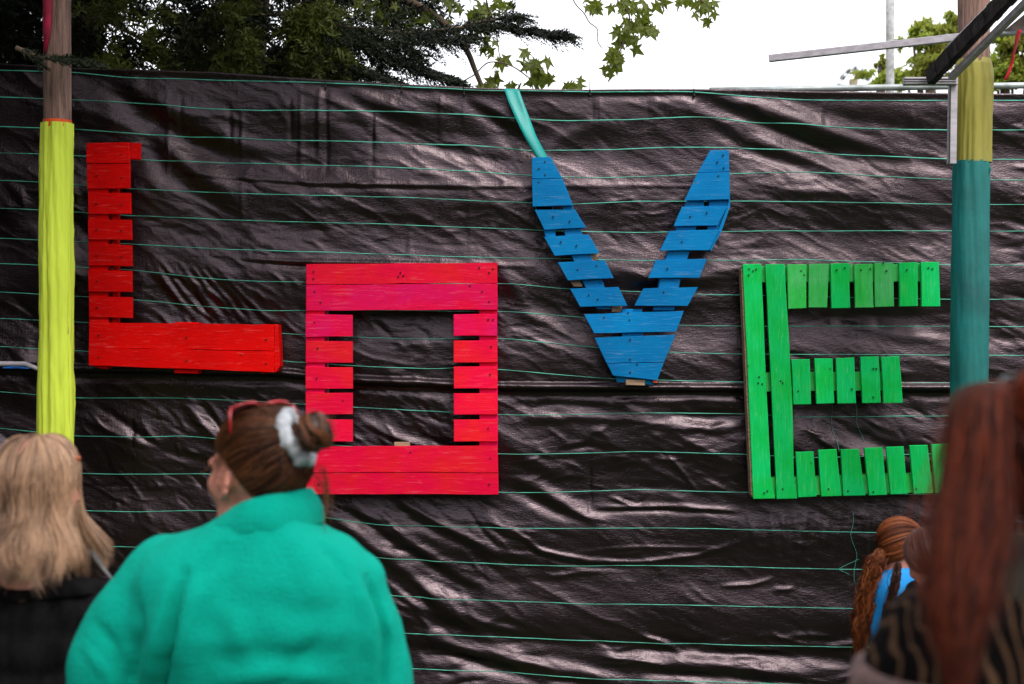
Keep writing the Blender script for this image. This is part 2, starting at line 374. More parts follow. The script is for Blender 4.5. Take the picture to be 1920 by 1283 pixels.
# ------------------------------------------------------------------ ground
D = 7.42
xs = np.r_[-1500, -400, -100, -30, np.linspace(-12, 12, 49), 30, 100, 400, 1500]
ys = np.r_[-1500, -400, -60, np.linspace(-8, 20, 57), 60, 400, 1500]
X, Y = np.meshgrid(xs, ys)
Z = -0.12*(1/(1+np.exp(-(Y-5)*1.6))) + .02*(fbm(X*.8, Y*.8, 3)-.5)
tag(mesh_obj('ground', np.stack([X, Y, Z], -1).reshape(-1, 3), grid_faces(len(ys), len(xs))[:, ::-1], M['grass'], smooth=True), kind='structure')

# ------------------------------------------------------------------ tarpaulin
TOP = np.array([[-900, 96], [0, 120], [150, 129], [240, 131], [400, 136], [600, 150], [700, 156], [760, 159], [900, 166], [1000, 168], [1090, 169], [1200, 168], [1300, 168], [1400, 169], [1500, 172], [1640, 174], [1800, 176], [2000, 178], [2800, 184]], float)
SEAM = np.array([[-900, 684], [0, 686], [75, 688], [140, 691], [330, 694], [530, 699], [660, 713], [780, 717], [850, 721], [960, 725], [1390, 727], [1780, 727], [2800, 731]], float)
def seam_y(x): return np.interp(x, SEAM[:, 0], SEAM[:, 1])
def top_y(x): return np.interp(x, TOP[:, 0], TOP[:, 1])
FOLDS = []   # points, width px, amplitude m, sharp?
def fold(pts, w, a, sharp=0): FOLDS.append((np.array(pts, float), w, a, sharp))
# broad diagonal folds, upper left
fold([(190, 150), (270, 215), (360, 270), (470, 325)], 30, -.030); fold([(230, 150), (330, 225), (430, 262), (560, 300)], 22, .018)
fold([(255, 245), (300, 300), (370, 370), (450, 430)], 26, -.022); fold([(280, 240), (350, 310), (440, 360)], 20, .016)
fold([(430, 290), (560, 310), (700, 322)], 14, -.010)
fold([(620, 165), (680, 200), (760, 235), (840, 262)], 15, -.012); fold([(640, 165), (720, 195), (820, 225)], 13, .010)
fold([(690, 215), (770, 262), (880, 290), (960, 310)], 13, -.012)
fold([(860, 180), (910, 215), (960, 255), (1010, 290)], 15, -.016); fold([(880, 180), (940, 215), (1000, 250)], 11, .010)
fold([(1010, 300), (1050, 260), (1130, 235)], 20, .012)
fold([(1080, 176), (1200, 178), (1300, 176)], 8, -.012)
# fan of folds falling away from the tie at 1300
fold([(1302, 176), (1370, 210), (1450, 240), (1560, 285), (1690, 320)], 17, -.024); fold([(1310, 172), (1420, 205), (1530, 240), (1660, 290), (1770, 330)], 15, .018)
fold([(1302, 185), (1345, 240), (1430, 290), (1560, 330)], 15, -.016); fold([(1300, 200), (1400, 262), (1500, 292), (1640, 350)], 12, .012)
fold([(1480, 190), (1600, 225), (1760, 250)], 16, -.012); fold([(1560, 265), (1680, 300), (1790, 322)], 12, -.012)
fold([(1380, 330), (1480, 355), (1640, 372), (1780, 400)], 12, .008)
for xc, y0, y1, a in [(315, 170, 330, .004), (340, 180, 260, -.004), (430, 200, 290, -.006), (455, 210, 300, .005), (545, 185, 270, -.008), (565, 170, 320, .006), (600, 165, 300, .007), (612, 165, 330, -.006), (700, 190, 330, -.005),
                      (705, 200, 280, .005), (828, 175, 260, .005), (872, 180, 240, .004), (1110, 178, 235, -.006), (1125, 178, 240, .005), (1215, 180, 250, -.005), (1230, 180, 240, .004), (1540, 200, 235, .004), (1545, 205, 240, -.004), (1710, 210, 240, .004), (455, 350, 420, .004), (880, 350, 480, .003), (770, 430, 480, .004)]:
    fold([(xc, y0), (xc+random.uniform(-3, 3), y1)], 4.5, a)
for k in range(9):     # gathered pleats in the middle band, left
    x0 = 270+k*17; fold([(x0, 488+k*1.5), (x0+55+random.uniform(-8, 8), 560), (x0+95+random.uniform(-15, 15), 608)], 6.0, .010*random.uniform(.5, 1.2))
fold([(400, 478), (430, 486), (560, 492), (900, 497), (1000, 500)], 5, .014); fold([(405, 484), (560, 500), (900, 506)], 5, -.012)
fold([(330, 325), (600, 345), (900, 350), (1200, 348), (1380, 352)], 5, .007); fold([(330, 331), (600, 352), (900, 357)], 5, -.006)
fold([(940, 500), (975, 560), (1010, 600)], 16, .012); fold([(1000, 440), (1060, 520), (1150, 590)], 22, -.014)
fold([(1130, 500), (1200, 520), (1300, 525), (1390, 505)], 14, .012); fold([(1150, 540), (1240, 548), (1380, 540)], 12, -.010)
fold([(940, 585), (1020, 600), (1090, 640)], 12, .010); fold([(1400, 380), (1300, 420), (1380, 460)], 18, .008)
# below the seam
fold([(150, 780), (230, 820), (320, 850)], 7, .008); fold([(170, 755), (240, 800), (300, 845), (400, 870)], 8, -.008)
fold([(340, 750), (385, 800), (420, 840)], 9, .012); fold([(370, 755), (405, 795), (430, 830)], 6, -.009)
fold([(140, 700), (110, 660), (150, 620)], 8, .01)
fold([(665, 780), (720, 815), (800, 840), (850, 846)], 9, .010); fold([(680, 800), (740, 830), (790, 850)], 7, -.008)
fold([(575, 930), (650, 985), (740, 1060), (850, 1150), (960, 1230)], 15, .020); fold([(600, 930), (690, 985), (790, 1050), (900, 1120)], 13, -.018)
fold([(640, 940), (740, 1000), (860, 1080), (960, 1120)], 11, .014); fold([(700, 930), (800, 990), (900, 1040)], 12, -.012)
fold([(700, 1040), (780, 1110), (850, 1200)], 14, -.014); fold([(740, 935), (840, 990), (930, 1035), (1010, 1050)], 9, .012)
fold([(940, 975), (1010, 1030), (1100, 1053), (1200, 1055), (1310, 1042), (1400, 1012)], 5, .011); fold([(940, 985), (1010, 1042), (1100, 1063), (1200, 1066)], 7, -.008)
fold([(950, 1005), (1030, 1042), (1110, 1050)], 7, .010)
fold([(1080, 1035), (1200, 1026), (1370, 1030)], 4, .006); fold([(1110, 952), (1250, 950), (1385, 958)], 5, .010); fold([(1110, 960), (1250, 958), (1385, 966)], 5, -.008)
fold([(940, 880), (1010, 915), (1080, 960), (1150, 990)], 15, .018); fold([(940, 905), (1020, 950), (1110, 985)], 12, -.016); fold([(945, 830), (1000, 870), (1070, 890)], 12, .012)
fold([(1240, 840), (1275, 880), (1310, 925)], 4, .009); fold([(1105, 850), (1108, 965)], 4, -.008)
fold([(1250, 775), (1330, 785), (1395, 778)], 10, -.014); fold([(1240, 795), (1330, 805), (1395, 798)], 8, .012); fold([(1200, 752), (1300, 748), (1390, 752)], 9, .010)
fold([(950, 762), (1050, 757), (1140, 765)], 9, -.010); fold([(950, 790), (1080, 782), (1200, 790)], 9, .010)
fold([(1355, 1100), (1410, 1097), (1450, 1086)], 4, .012); fold([(1450, 1107), (1490, 1104)], 4, .010); fold([(1020, 1085), (1080, 1075), (1120, 1072)], 5, .007)
fold([(780, 1190), (900, 1225), (1050, 1255), (1180, 1283)], 13, .028); fold([(770, 1215), (900, 1245), (1020, 1283)], 12, -.022); fold([(780, 1160), (940, 1195), (1100, 1215)], 12, -.014)
fold([(1100, 1230), (1250, 1245), (1330, 1245), (1480, 1262), (1600, 1262)], 14, .022); fold([(1100, 1212), (1300, 1224), (1600, 1236)], 10, -.014); fold([(1190, 1262), (1350, 1270), (1500, 1283)], 9, -.016)
fold([(1450, 1210), (1560, 1212), (1700, 1200)], 8, .010)
for k in range(14):    # short upright puckers under the E
    x0 = 1400+k*22; fold([(x0, 955+random.uniform(-8, 8)), (x0+random.uniform(-10, 14), 1010+random.uniform(0, 50))], 6, .008*random.uniform(.3, 1.2))
fold([(1520, 770), (1600, 815), (1700, 850), (1780, 860)], 14, -.016); fold([(1500, 800), (1580, 840), (1680, 875)], 12, .012)
fold([(1560, 600), (1660, 625), (1780, 640)], 12, .008); fold([(1490, 610), (1600, 590), (1760, 600)], 12, -.008)
for k in range(16):    # ones beyond the poles
    x0 = random.choice([random.uniform(-300, 60), random.uniform(1870, 2400)]); y0 = random.uniform(200, 1150)
    fold([(x0, y0), (x0+random.uniform(40, 140), y0+random.uniform(-10, 90))], random.uniform(8, 18), random.choice([-1, 1])*.012)
# clusters of small creases, by region: x0, y0, x1, y1, angle, count, length, width, amplitude
rs = random.Random(21)
for (x0, y0, x1, y1, ang, cnt, ln, w, am) in [(150, 735, 560, 950, 38, 70, 45, 4, .0045), (600, 930, 960, 1180, 36, 45, 80, 6, .006), (940, 730, 1400, 950, 4, 70, 55, 5, .0045), (240, 170, 1790, 470, 25, 90, 60, 7, .0035), (240, 380, 1380, 470, 3, 60, 60, 4, .003),
                                              (940, 950, 1500, 1190, 20, 40, 60, 5, .003), (1400, 740, 1800, 960, 25, 50, 45, 5, .005), (660, 590, 850, 720, 20, 14, 40, 5, .005), (660, 740, 850, 830, 35, 26, 45, 5, .006), (780, 1180, 1700, 1290, 8, 50, 90, 6, .007), (0, 200, 140, 1000, 50, 30, 60, 7, .007), (1400, 520, 1790, 740, 12, 34, 60, 6, .004),
                                              (1860, 200, 1930, 700, 10, 25, 60, 6, .007), (180, 950, 420, 1080, 50, 20, 45, 5, .004), (260, 500, 570, 610, 45, 26, 45, 5, .006)]:
    for k in range(cnt):
        x = rs.uniform(x0, x1); y = rs.uniform(y0, y1); a = R(ang+rs.gauss(0, 13)); L = ln*rs.uniform(.4, 1.4); s_ = rs.uniform(-.15, .15)
        fold([(x, y), (x+math.cos(a)*L*.5, y+math.sin(a)*L*.5), (x+math.cos(a+s_)*L, y+math.sin(a+s_)*L)], w*rs.uniform(.6, 1.3), am*rs.choice([-1, 1, 1])*rs.uniform(.4, 1.2))

def tarp_h(x, y, fine=True):
    """how far the sheet stands out towards the viewer, metres"""
    x = np.asarray(x, float); y = np.asarray(y, float)
    u = x*.9+y*.43; v = -x*.43+y*.9
    h = .046*(fbm(u/460, v/140, 5, 2)-.5)
    rd = 1-np.abs(2*fbm(u/300, v/75, 11, 3)-1); h = h+.008*(rd**2.4-.4)*(.4+1.0*vnoise(x/350, y/220, 44))
    rd2 = 1-np.abs(2*fbm(u/130, v/40, 15, 4)-1); h = h+.0060*(rd2**5)*vnoise(x/160, y/120, 47)
    h = h+.0050*(fbm(x/75, y/12, 31, 3)-.5)*np.clip(2.2*vnoise(x/260, y/90, 51)-.7, .1, 1.2)
    # sheet bellies between its ties, pulled in along the threads' bands
    h = h+.010*np.sin((y-170)/53*math.pi*2/3+.8*vnoise(x/300, y/200, 9))
    shp = x.shape; x1 = x.ravel(); y1 = y.ravel(); hh = np.zeros(x1.shape)
    for pts, w, a, sh in FOLDS:
        m0 = 3*w+2
        sel = np.nonzero((x1 > pts[:, 0].min()-m0) & (x1 < pts[:, 0].max()+m0) & (y1 > pts[:, 1].min()-m0) & (y1 < pts[:, 1].max()+m0))[0]
        if not len(sel): continue
        X_ = x1[sel]; Y_ = y1[sel]; best = np.full(X_.shape, 1e9); tt = np.zeros(X_.shape)
        seg = np.hypot(*np.diff(pts, axis=0).T); tot = seg.sum(); acc = 0
        for i in range(len(pts)-1):
            dx, dy = pts[i+1]-pts[i]; t = np.clip(((X_-pts[i][0])*dx+(Y_-pts[i][1])*dy)/(seg[i]**2+1e-9), 0, 1)
            dd = np.hypot(X_-pts[i][0]-t*dx, Y_-pts[i][1]-t*dy); m_ = dd < best
            best[m_] = dd[m_]; tt[m_] = (acc+t[m_]*seg[i])/tot; acc += seg[i]
        env = np.sin(np.clip(tt, .02, .98)*math.pi)**.6
        wv = w*(.75+.5*vnoise(X_/40, Y_/40, int(pts[0, 0]) % 97))
        hh[sel] += a*env*np.exp(-(best/wv)**2*(1.0))
    h = h+hh.reshape(shp)
    # the scaffold tube pressing through along the seam, and the tuck beneath it
    sy = seam_y(x); d = y-sy
    h = h+.034*np.sqrt(np.clip(1-(d/7.5)**2, 0, 1))+.014*np.exp(-(np.abs(d)/42)) - .014*np.exp(-((d-16)/8)**2)
    ty = top_y(x); h = h*np.clip((y-ty+6)/30, .25, 1)+.012*np.exp(-((y-ty)/9)**2)
    return h
def tarp_pt(px, py, lift=0.0):
    h = tarp_h(px, py)+lift; k = ppm(D)
    return np.stack([(px-960)*k, D-h, CAMZ-(py-641.5)*k], -1)
cx = np.r_[np.arange(-900, -40, 14.), np.arange(-40, 1961, 2.9), np.arange(1964, 2800, 14.)]
rows = 430
tt = np.linspace(0, 1, rows)[:, None]
BOT = 641.5+(CAMZ+.08)/ppm(D)
PX = np.repeat(cx[None, :], rows, 0); PY = top_y(cx)[None, :]*(1-tt)+BOT*tt
P = tarp_pt(PX, PY)
# folded hem going back over the rail
hem = P[0:1].copy(); hem[..., 1] += .03; hem[..., 2] += .006; hem2 = hem.copy(); hem2[..., 1] += .03; hem2[..., 2] -= .05
P = np.concatenate([hem2, hem, P], 0)
tarp = mesh_obj('tarpaulin_fence', P.reshape(-1, 3), grid_faces(P.shape[0], P.shape[1]), M['tarp'], smooth=True)
tag(tarp, 'wrinkled glossy black tarpaulin wall with thin green threads stretched behind the letters', 'tarpaulin')
TH = [
 [(-900, 102), (150, 137), (240, 146), (420, 151), (610, 156), (750, 163), (900, 170), (1000, 172), (1100, 173), (1300, 173), (1400, 182), (1520, 188), (1640, 189), (1790, 189), (2800, 190)],
 [(-900, 168), (0, 183), (150, 189), (240, 192), (300, 197), (370, 204), (500, 208), (700, 209), (900, 216), (960, 222), (1060, 227), (1180, 225), (1290, 220), (1340, 221), (1400, 229), (1480, 232), (1560, 239), (1780, 244), (2800, 246)],
 [(-900, 215), (0, 238), (150, 243), (240, 250), (500, 262), (700, 267), (900, 273), (1000, 282), (1150, 280), (1250, 276), (1380, 277), (1500, 283), (1600, 290), (1780, 299), (2800, 301)],
 [(-900, 265), (60, 288), (140, 292), (263, 300), (500, 307), (700, 313), (900, 323), (1000, 330), (1130, 334), (1355, 326), (1500, 322), (1780, 338), (2800, 340)],
 [(-900, 318), (40, 340), (140, 347), (250, 355), (500, 365), (750, 371), (900, 378), (1060, 384), (1200, 378), (1450, 378), (1780, 384), (2800, 388)],
 [(-900, 372), (30, 392), (140, 398), (250, 405), (500, 415), (700, 420), (900, 428), (1060, 434), (1200, 436), (1450, 433), (1780, 433), (2800, 437)],
 [(-900, 428), (0, 447), (140, 453), (250, 458), (420, 468), (560, 472), (900, 483), (1060, 486), (1200, 489), (1400, 489), (1500, 487), (1780, 497), (2800, 500)],
 [(-900, 476), (0, 494), (140, 501), (250, 507), (400, 524), (500, 529), (700, 531), (960, 533), (1050, 541), (1330, 553), (1450, 555), (1780, 562), (2800, 560)],
 [(-900, 528), (0, 548), (140, 556), (250, 562), (400, 576), (500, 583), (700, 582), (960, 585), (1110, 597), (1290, 611), (1450, 612), (1780, 612), (2800, 616)],
 [(-900, 578), (0, 597), (140, 604), (400, 617), (540, 626), (700, 634), (800, 636), (900, 634), (960, 636), (1120, 652), (1260, 661), (1400, 664), (1780, 666), (2800, 672)],
 [(-900, 634), (0, 650), (140, 658), (400, 670), (560, 679), (700, 688), (820, 692), (860, 688), (960, 695), (1140, 710), (1390, 717), (1780, 718), (2800, 719)],
 [(-900, 720), (0, 735), (60, 740), (140, 747), (300, 746), (440, 751), (560, 758), (700, 766), (850, 773), (960, 779), (1100, 777), (1200, 774), (1400, 776), (1500, 782), (1780, 780), (2800, 786)],
 [(-900, 790), (0, 803), (140, 818), (270, 820), (340, 817), (400, 822), (600, 833), (800, 846), (960, 852), (1100, 850), (1200, 847), (1400, 851), (1500, 858), (1780, 850), (2800, 856)],
 [(-900, 872), (100, 886), (200, 890), (300, 890), (380, 889), (600, 902), (800, 918), (960, 925), (1100, 922), (1200, 919), (1400, 924), (1780, 928), (2800, 932)],
 [(-900, 944), (120, 956), (250, 960), (380, 957), (500, 962), (600, 968), (700, 984), (800, 986), (960, 991), (1200, 990), (1400, 993), (1620, 997), (1780, 999), (2800, 1002)],
 [(-900, 1012), (100, 1022), (290, 1027), (450, 1030), (600, 1034), (700, 1045), (800, 1052), (960, 1060), (1100, 1063), (1200, 1061), (1500, 1066), (1720, 1071), (2800, 1076)],
 [(-900, 1092), (300, 1098), (600, 1104), (740, 1118), (850, 1124), (960, 1128), (1100, 1133), (1200, 1133), (1600, 1141), (2800, 1148)],
 [(-900, 1160), (400, 1172), (760, 1188), (1030, 1200), (1200, 1206), (1400, 1211), (1700, 1215), (2800, 1220)],
 [(-900, 1232), (400, 1240), (940, 1262), (1100, 1272), (1500, 1284), (2800, 1290)]]
for i, c in enumerate(TH):
    c = np.array(c, float); x = np.arange(-900, 2800, 5.0); y = np.interp(x, c[:, 0], c[:, 1])
    ker = np.hanning(17); ker /= ker.sum(); y = np.convolve(np.pad(y, 8, mode='edge'), ker, 'valid')
    y = y+1.6*(fbm(x/70, x*0+i*7.3, 41)-.5)
    keep = y > top_y(x)+1; x = x[keep]; y = y[keep]
    if i == 17: k2 = (x > 1020) & (x < 1720) | (x < 900); 
    pts = tarp_pt(x, y, .0016); n = 4; r = .0028
    ang = np.arange(n)*math.pi/2+math.pi/4
    ring = np.stack([np.zeros(n), np.cos(ang)*.35, np.sin(ang)], -1)*r*(1.0+.25*(i < 3))
    V = (pts[:, None, :]+ring[None]).reshape(-1, 3)
    adopt(mesh_obj('green_thread', V, grid_faces(len(x), n, True), M['thread'], smooth=True), tarp)
# loose threads that have come away from the sheet near the E
for pts in ([(1556, 742), (1560, 790), (1568, 845)], [(1600, 742), (1607, 790), (1618, 828)], [(1597, 960), (1594, 1000), (1604, 1040), (1603, 1090), (1606, 1140)], [(1592, 1078), (1572, 1068), (1608, 1048)], [(548, 240), (520, 248), (500, 240)]):
    c = np.array(pts, float); t = np.linspace(0, len(c)-1, 24); x = np.interp(t, range(len(c)), c[:, 0])+2*np.sin(t*4); y = np.interp(t, range(len(c)), c[:, 1])
    mb = MB(); mb.tube([Vector(p) for p in tarp_pt(x, y, .006)], .0010, 5); adopt(mb.build('loose_thread', M['thread'] if pts[0][0] > 600 else M['cable'], None, True), tarp)

# the rail showing along the top, right; and a far tube seen under the sheet at the left
mb = MB(); mb.tube([W(1330, 170, D+.05), W(1500, 167, D+.03), W(1800, 162, D), W(2600, 152, D-.05)], .017, 14)
rail = tag(mb.build('scaffold_tube', M['galv'], None, True), 'grey scaffold tube lying along the top of the tarpaulin, right side', 'metal tube')
mb = MB(); mb.tube([W(-700, 674, D-.062), W(-60, 682, D-.062), (W(48, 683, D-.062)), W(64, 689, D-.064), W(78, 696, D-.06)], [.014, .014, .014, .012, .010], 10)
t2 = tag(mb.build('lashing_tube', M['alu'], None, True), 'pale tube crossing the tarpaulin at the left edge behind the yellow pole', 'metal tube')
mb = MB(); mb.tube([W(6, 690, D-.072), W(30, 689, D-.078), W(55, 691, D-.072)], [.004, .006, .003], 6); mb.build('blue_tape', simple('blue tape', (.01, .16, .6), .5), t2)
# cable ties through the sheet at its top edge
for i, (px, py, L, lab) in enumerate([(753, 166, 10, 'short black cable tie on the tarpaulin edge under the hanging branches'), (870, 172, 8, 'short black cable tie on the tarpaulin edge above the crimson letter'), (1106, 173, 32, 'thin cable tie with its tail standing up right of the teal ribbon'), (1301, 174, 24, 'thin cable tie with its tail standing up above the blue letter right arm'), (611, 158, 9, 'short black cable tie on the tarpaulin edge where the foliage thins')]):
    mb = MB(); p = Vector(tarp_pt(np.array([px*1.]), np.array([py*1.]), .006)[0])
    k = ppm(D); mb.tube([p+Vector((0, 0, -10*k)), p, p+Vector((-.5*k, .0, 8*k)), p+Vector((-1.5*k, -.005, L*k))], [.0035, .0035, .002, .0012], 6)
    mb.ell(p+Vector((0, -.004, -6*k)), (.006, .005, .006), nu=8, nv=6)
    tag(mb.build('cable_tie', M['cable'], None, True), lab, 'cable tie', 'cable ties along the top of the tarpaulin')

# ------------------------------------------------------------------ pallet letters
DF = D-.165                    # distance of the plank faces
def plank(root, poly, mat, name='plank', depth=.019, d=DF, bev=.0022, jit=True):
    jy = random.uniform(-.004, .004) if jit else 0
    pts = [W(x, y, d)+Vector((0, jy, 0)) for x, y in poly]
    # order counter-clockwise seen from the camera
    a = sum((pts[i].x*pts[(i+1) % len(pts)].z-pts[(i+1) % len(pts)].x*pts[i].z) for i in range(len(pts)))
    if a < 0: pts.reverse()
    # subdivide long edges with slight unevenness so no edge is dead straight
    out = []
    for i in range(len(pts)):
        p, q = pts[i], pts[(i+1) % len(pts)]; L = (q-p).length; n = max(1, int(L/.09))
        for k in range(n):
            v = p.lerp(q, k/n)
            if k: nrm = Vector((-(q-p).z, 0, (q-p).x)).normalized(); v = v+nrm*random.uniform(-.0013, .0013)
            out.append(v)
    mb = MB(); mb.prism(out, depth, bev); return mb.build(name, mat, root)
def nails(root, spots, d=DF):
    for x, y in spots:
        mb = MB(); p = W(x, y, d); mb.tube([p+Vector((0, -.0065, 0)), p+Vector((0, .006, 0))], .0042, 8); mb.build('nail', M['nail'], root, False)
def Z(ox, oy, s): return lambda pts: [(ox+u*s, oy+v*s) for u, v in pts]

# --- L
zl = Z(140, 240, .3742)
L = empty('pallet_letter', W(320, 480, DF+.08), 'bright red letter L built of pallet planks, beside the yellow wrapped pole', 'pallet letter', 'LOVE letters made of painted pallets')
for q in [[(60, 76), (272, 72), (276, 176), (58, 177)], [(59, 179), (276, 178), (276, 302), (62, 305)], [(65, 325), (278, 325), (281, 430), (67, 430)], [(65, 458), (283, 460), (285, 560), (67, 560)],
          [(68, 575), (285, 588), (288, 693), (70, 690)], [(68, 712), (287, 717), (288, 822), (70, 820)], [(70, 845), (288, 848), (288, 953), (72, 948)]]:
    plank(L, zl(q), M['redv'])
plank(L, zl([(72, 975), (998, 986), (1000, 1117), (70, 1101)]), M['red']); plank(L, zl([(70, 1103), (1000, 1119), (998, 1224), (70, 1190)]), M['red'])
plank(L, zl([(278, 74), (330, 76), (328, 160), (276, 156)]), M['redv'], 'stub_board', .018, DF+.022)
plank(L, zl([(66, 82), (165, 82), (168, 1185), (74, 1185)]), M['redv'], 'stringer', .075, DF+.0215)
plank(L, zl([(188, 90), (214, 90), (216, 1180), (190, 1180)]), M['redv'], 'stringer', .05, DF+.045)
plank(L, zl([(74, 962), (165, 963), (165, 985), (74, 985)]), M['redv'], 'block', .05, DF+.003)
plank(L, zl([(500, 973), (618, 974), (618, 1232), (500, 1229)]), M['red'], 'block', .1, DF+.0215); plank(L, zl([(936, 984), (1018, 985), (1018, 1215), (936, 1232)]), M['red'], 'block', .1, DF+.0215)
plank(L, zl([(1002, 987), (1021, 987), (1029, 1195), (1012, 1222), (1001, 1226)]), M['redv'], 'end_board', .10, DF+.004)
plank(L, zl([(80, 1190), (165, 1196), (160, 1208), (130, 1206)]), M['redv'], 'block', .09, DF+.02)
nails(L, zl([(110, 120), (230, 135), (110, 240), (235, 250), (110, 380), (235, 385), (110, 510), (235, 515), (110, 640), (235, 645), (112, 770), (112, 900), (120, 1040), (560, 1050), (960, 1060), (120, 1150), (560, 1165), (960, 1180)]))
# --- O
zo = Z(560, 470, .3742)
O = empty('pallet_letter', W(754, 710, DF+.08), 'crimson pink square letter O of pallet planks hung low on the tarpaulin', 'pallet letter', 'LOVE letters made of painted pallets')
for q, m in [([(37, 68), (995, 60), (996, 162), (37, 169)], 'pink'), ([(37, 172), (996, 165), (997, 296), (37, 301)], 'pinkd'), ([(35, 982), (997, 978), (1000, 1111), (35, 1111)], 'pink'), ([(35, 1113), (1000, 1113), (1002, 1222), (35, 1220)], 'pink'),
             ([(35, 320), (270, 323), (270, 430), (35, 434)], 'pinkd'), ([(35, 453), (270, 455), (270, 562), (35, 562)], 'pink'), ([(34, 583), (270, 585), (271, 692), (34, 692)], 'pink'), ([(34, 713), (270, 713), (270, 820), (34, 822)], 'pink'), ([(34, 845), (270, 848), (270, 957), (34, 957)], 'pink'),
             ([(776, 320), (994, 317), (995, 427), (776, 427)], 'pinkd'), ([(776, 451), (995, 450), (996, 560), (776, 561)], 'pink'), ([(777, 582), (996, 581), (996, 691), (777, 691)], 'pink'), ([(777, 716), (997, 714), (997, 822), (777, 822)], 'pink'), ([(777, 848), (997, 846), (998, 957), (777, 957)], 'pink')]:
    plank(O, zo(q), M[m])
for q in ([(38, 76), (131, 76), (130, 1212), (37, 1212)], [(905, 72), (994, 70), (999, 1214), (906, 1214)]): plank(O, zo(q), M['pinkd'], 'stringer', .095, DF+.0215)
plank(O, zo([(140, 300), (150, 300), (152, 970), (142, 970)]), M['galv'], 'strap', .004, DF+.07)
plank(O, zo([(478, 962), (556, 962), (556, 990), (478, 990)]), M['bare'], 'block', .05, DF+.03)
nails(O, zo([(75, 105), (75, 140), (905, 85), (955, 110), (975, 90), (80, 205), (110, 260), (920, 205), (955, 255), (510, 110), (525, 125), (500, 130), (860, 175), (950, 345), (975, 345), (965, 480), (960, 620), (950, 890), (80, 360), (95, 490), (90, 640), (60, 1050), (960, 1040), (955, 1170), (560, 1010), (100, 1170)]))
# --- V
zv = Z(940, 140, .4754)
V_ = empty('pallet_letter', W(1180, 500, DF+.08), 'blue letter V of sawn pallet planks with the teal ribbon behind its left arm', 'pallet letter', 'LOVE letters made of painted pallets')
for q in [[(120, 327), (194, 325), (240, 409), (121, 411)], [(121, 413), (241, 411), (283, 516), (123, 521)], [(131, 533), (291, 533), (335, 604), (170, 613)], [(168, 640), (345, 631), (388, 705), (210, 715)], [(222, 741), (408, 733), (443, 803), (262, 812)],
          [(270, 844), (462, 838), (497, 912), (310, 916)], [(325, 945), (720, 932), (690, 1014), (365, 1020)], [(367, 1038), (688, 1026), (642, 1135), (414, 1138)], [(416, 1140), (641, 1137), (615, 1206), (440, 1187)],
          [(825, 298), (898, 297), (900, 383), (775, 386)], [(774, 388), (900, 385), (898, 492), (722, 497)], [(713, 521), (893, 519), (853, 595), (680, 597)], [(663, 617), (862, 612), (820, 693), (625, 695)], [(610, 731), (812, 726), (782, 802), (580, 802)], [(560, 844), (776, 838), (735, 913), (525, 911)]]:
    plank(V_, zv(q), M['blue'])
for q in [[(135, 520), (205, 520), (205, 612), (175, 612)], [(128, 340), (180, 340), (215, 640), (175, 640), (128, 500)], [(240, 440), (283, 525), (318, 625), (352, 715), (402, 820), (432, 925), (378, 925), (325, 825), (278, 715), (248, 620)],
          [(475, 925), (556, 925), (560, 1150), (480, 1150)], [(775, 430), (800, 440), (800, 515), (770, 600), (742, 700), (705, 815), (682, 930), (600, 930), (625, 815), (655, 705), (692, 605), (728, 510)], [(820, 330), (896, 330), (896, 510), (850, 620), (812, 620), (820, 500)]]:
    plank(V_, zv(q), M['blue'], 'stringer', .075, DF+.0225, jit=False)
plank(V_, zv([(900, 384), (903, 520), (868, 620), (826, 698), (822, 690), (862, 600), (897, 505)]), M['blue'], 'side_board', .09, DF+.01, jit=False)
plank(V_, zv([(352, 706), (392, 706), (372, 735), (350, 735)]), M['bare'], 'block', .05, DF+.04); plank(V_, zv([(436, 914), (476, 914), (476, 936), (436, 936)]), M['bare'], 'block', .05, DF+.04)
plank(V_, zv([(272, 812), (312, 812), (322, 836), (285, 836)]), M['bare'], 'block', .05, DF+.04)
plank(V_, zv([(490, 1203), (567, 1205), (566, 1226), (492, 1224)]), M['bare'], 'block', .07, DF+.012); plank(V_, zv([(450, 1188), (600, 1200), (600, 1224), (455, 1212)]), M['blue'], 'block', .05, DF+.03)
plank(V_, zv([(600, 1206), (616, 1207), (614, 1217), (598, 1215)]), M['orange'], 'block', .02, DF+.004)
nails(V_, zv([(172, 344), (148, 372), (172, 396), (148, 425), (875, 317), (852, 345), (877, 368), (855, 400), (205, 560), (270, 578), (235, 660), (296, 675), (300, 770), (375, 755), (380, 886), (345, 870), (405, 958), (500, 940), (505, 968), (508, 1045), (508, 1122), (536, 1142), (508, 1174), (640, 858), (655, 765), (712, 660), (745, 560), (810, 545)]))
# --- E
ze = Z(1370, 470, .3819)
E = empty('pallet_letter', W(1580, 715, DF+.08), 'green letter E of pallet slats beside the teal wrapped pole', 'pallet letter', 'LOVE letters made of painted pallets')
plank(E, ze([(60, 67), (150, 65), (172, 590), (197, 1110), (219, 1218), (112, 1220)]), M['green']); plank(E, ze([(170, 68), (265, 66), (277, 290), (302, 720), (310, 1100), (327, 1218), (226, 1220)]), M['green'])
for i, q in enumerate([[(277, 68), (372, 68), (371, 283), (283, 287)], [(384, 65), (483, 65), (474, 280), (383, 280)], [(491, 64), (583, 62), (588, 282), (496, 284)], [(606, 68), (695, 65), (702, 280), (612, 281)], [(707, 62), (800, 62), (803, 275), (710, 278)], [(828, 60), (920, 57), (921, 273), (831, 275)], [(934, 57), (1022, 56), (1030, 275), (938, 275)]]):
    plank(E, ze(q), M['greeny' if i in (0, 1, 3, 4) else 'green'], 'slat')
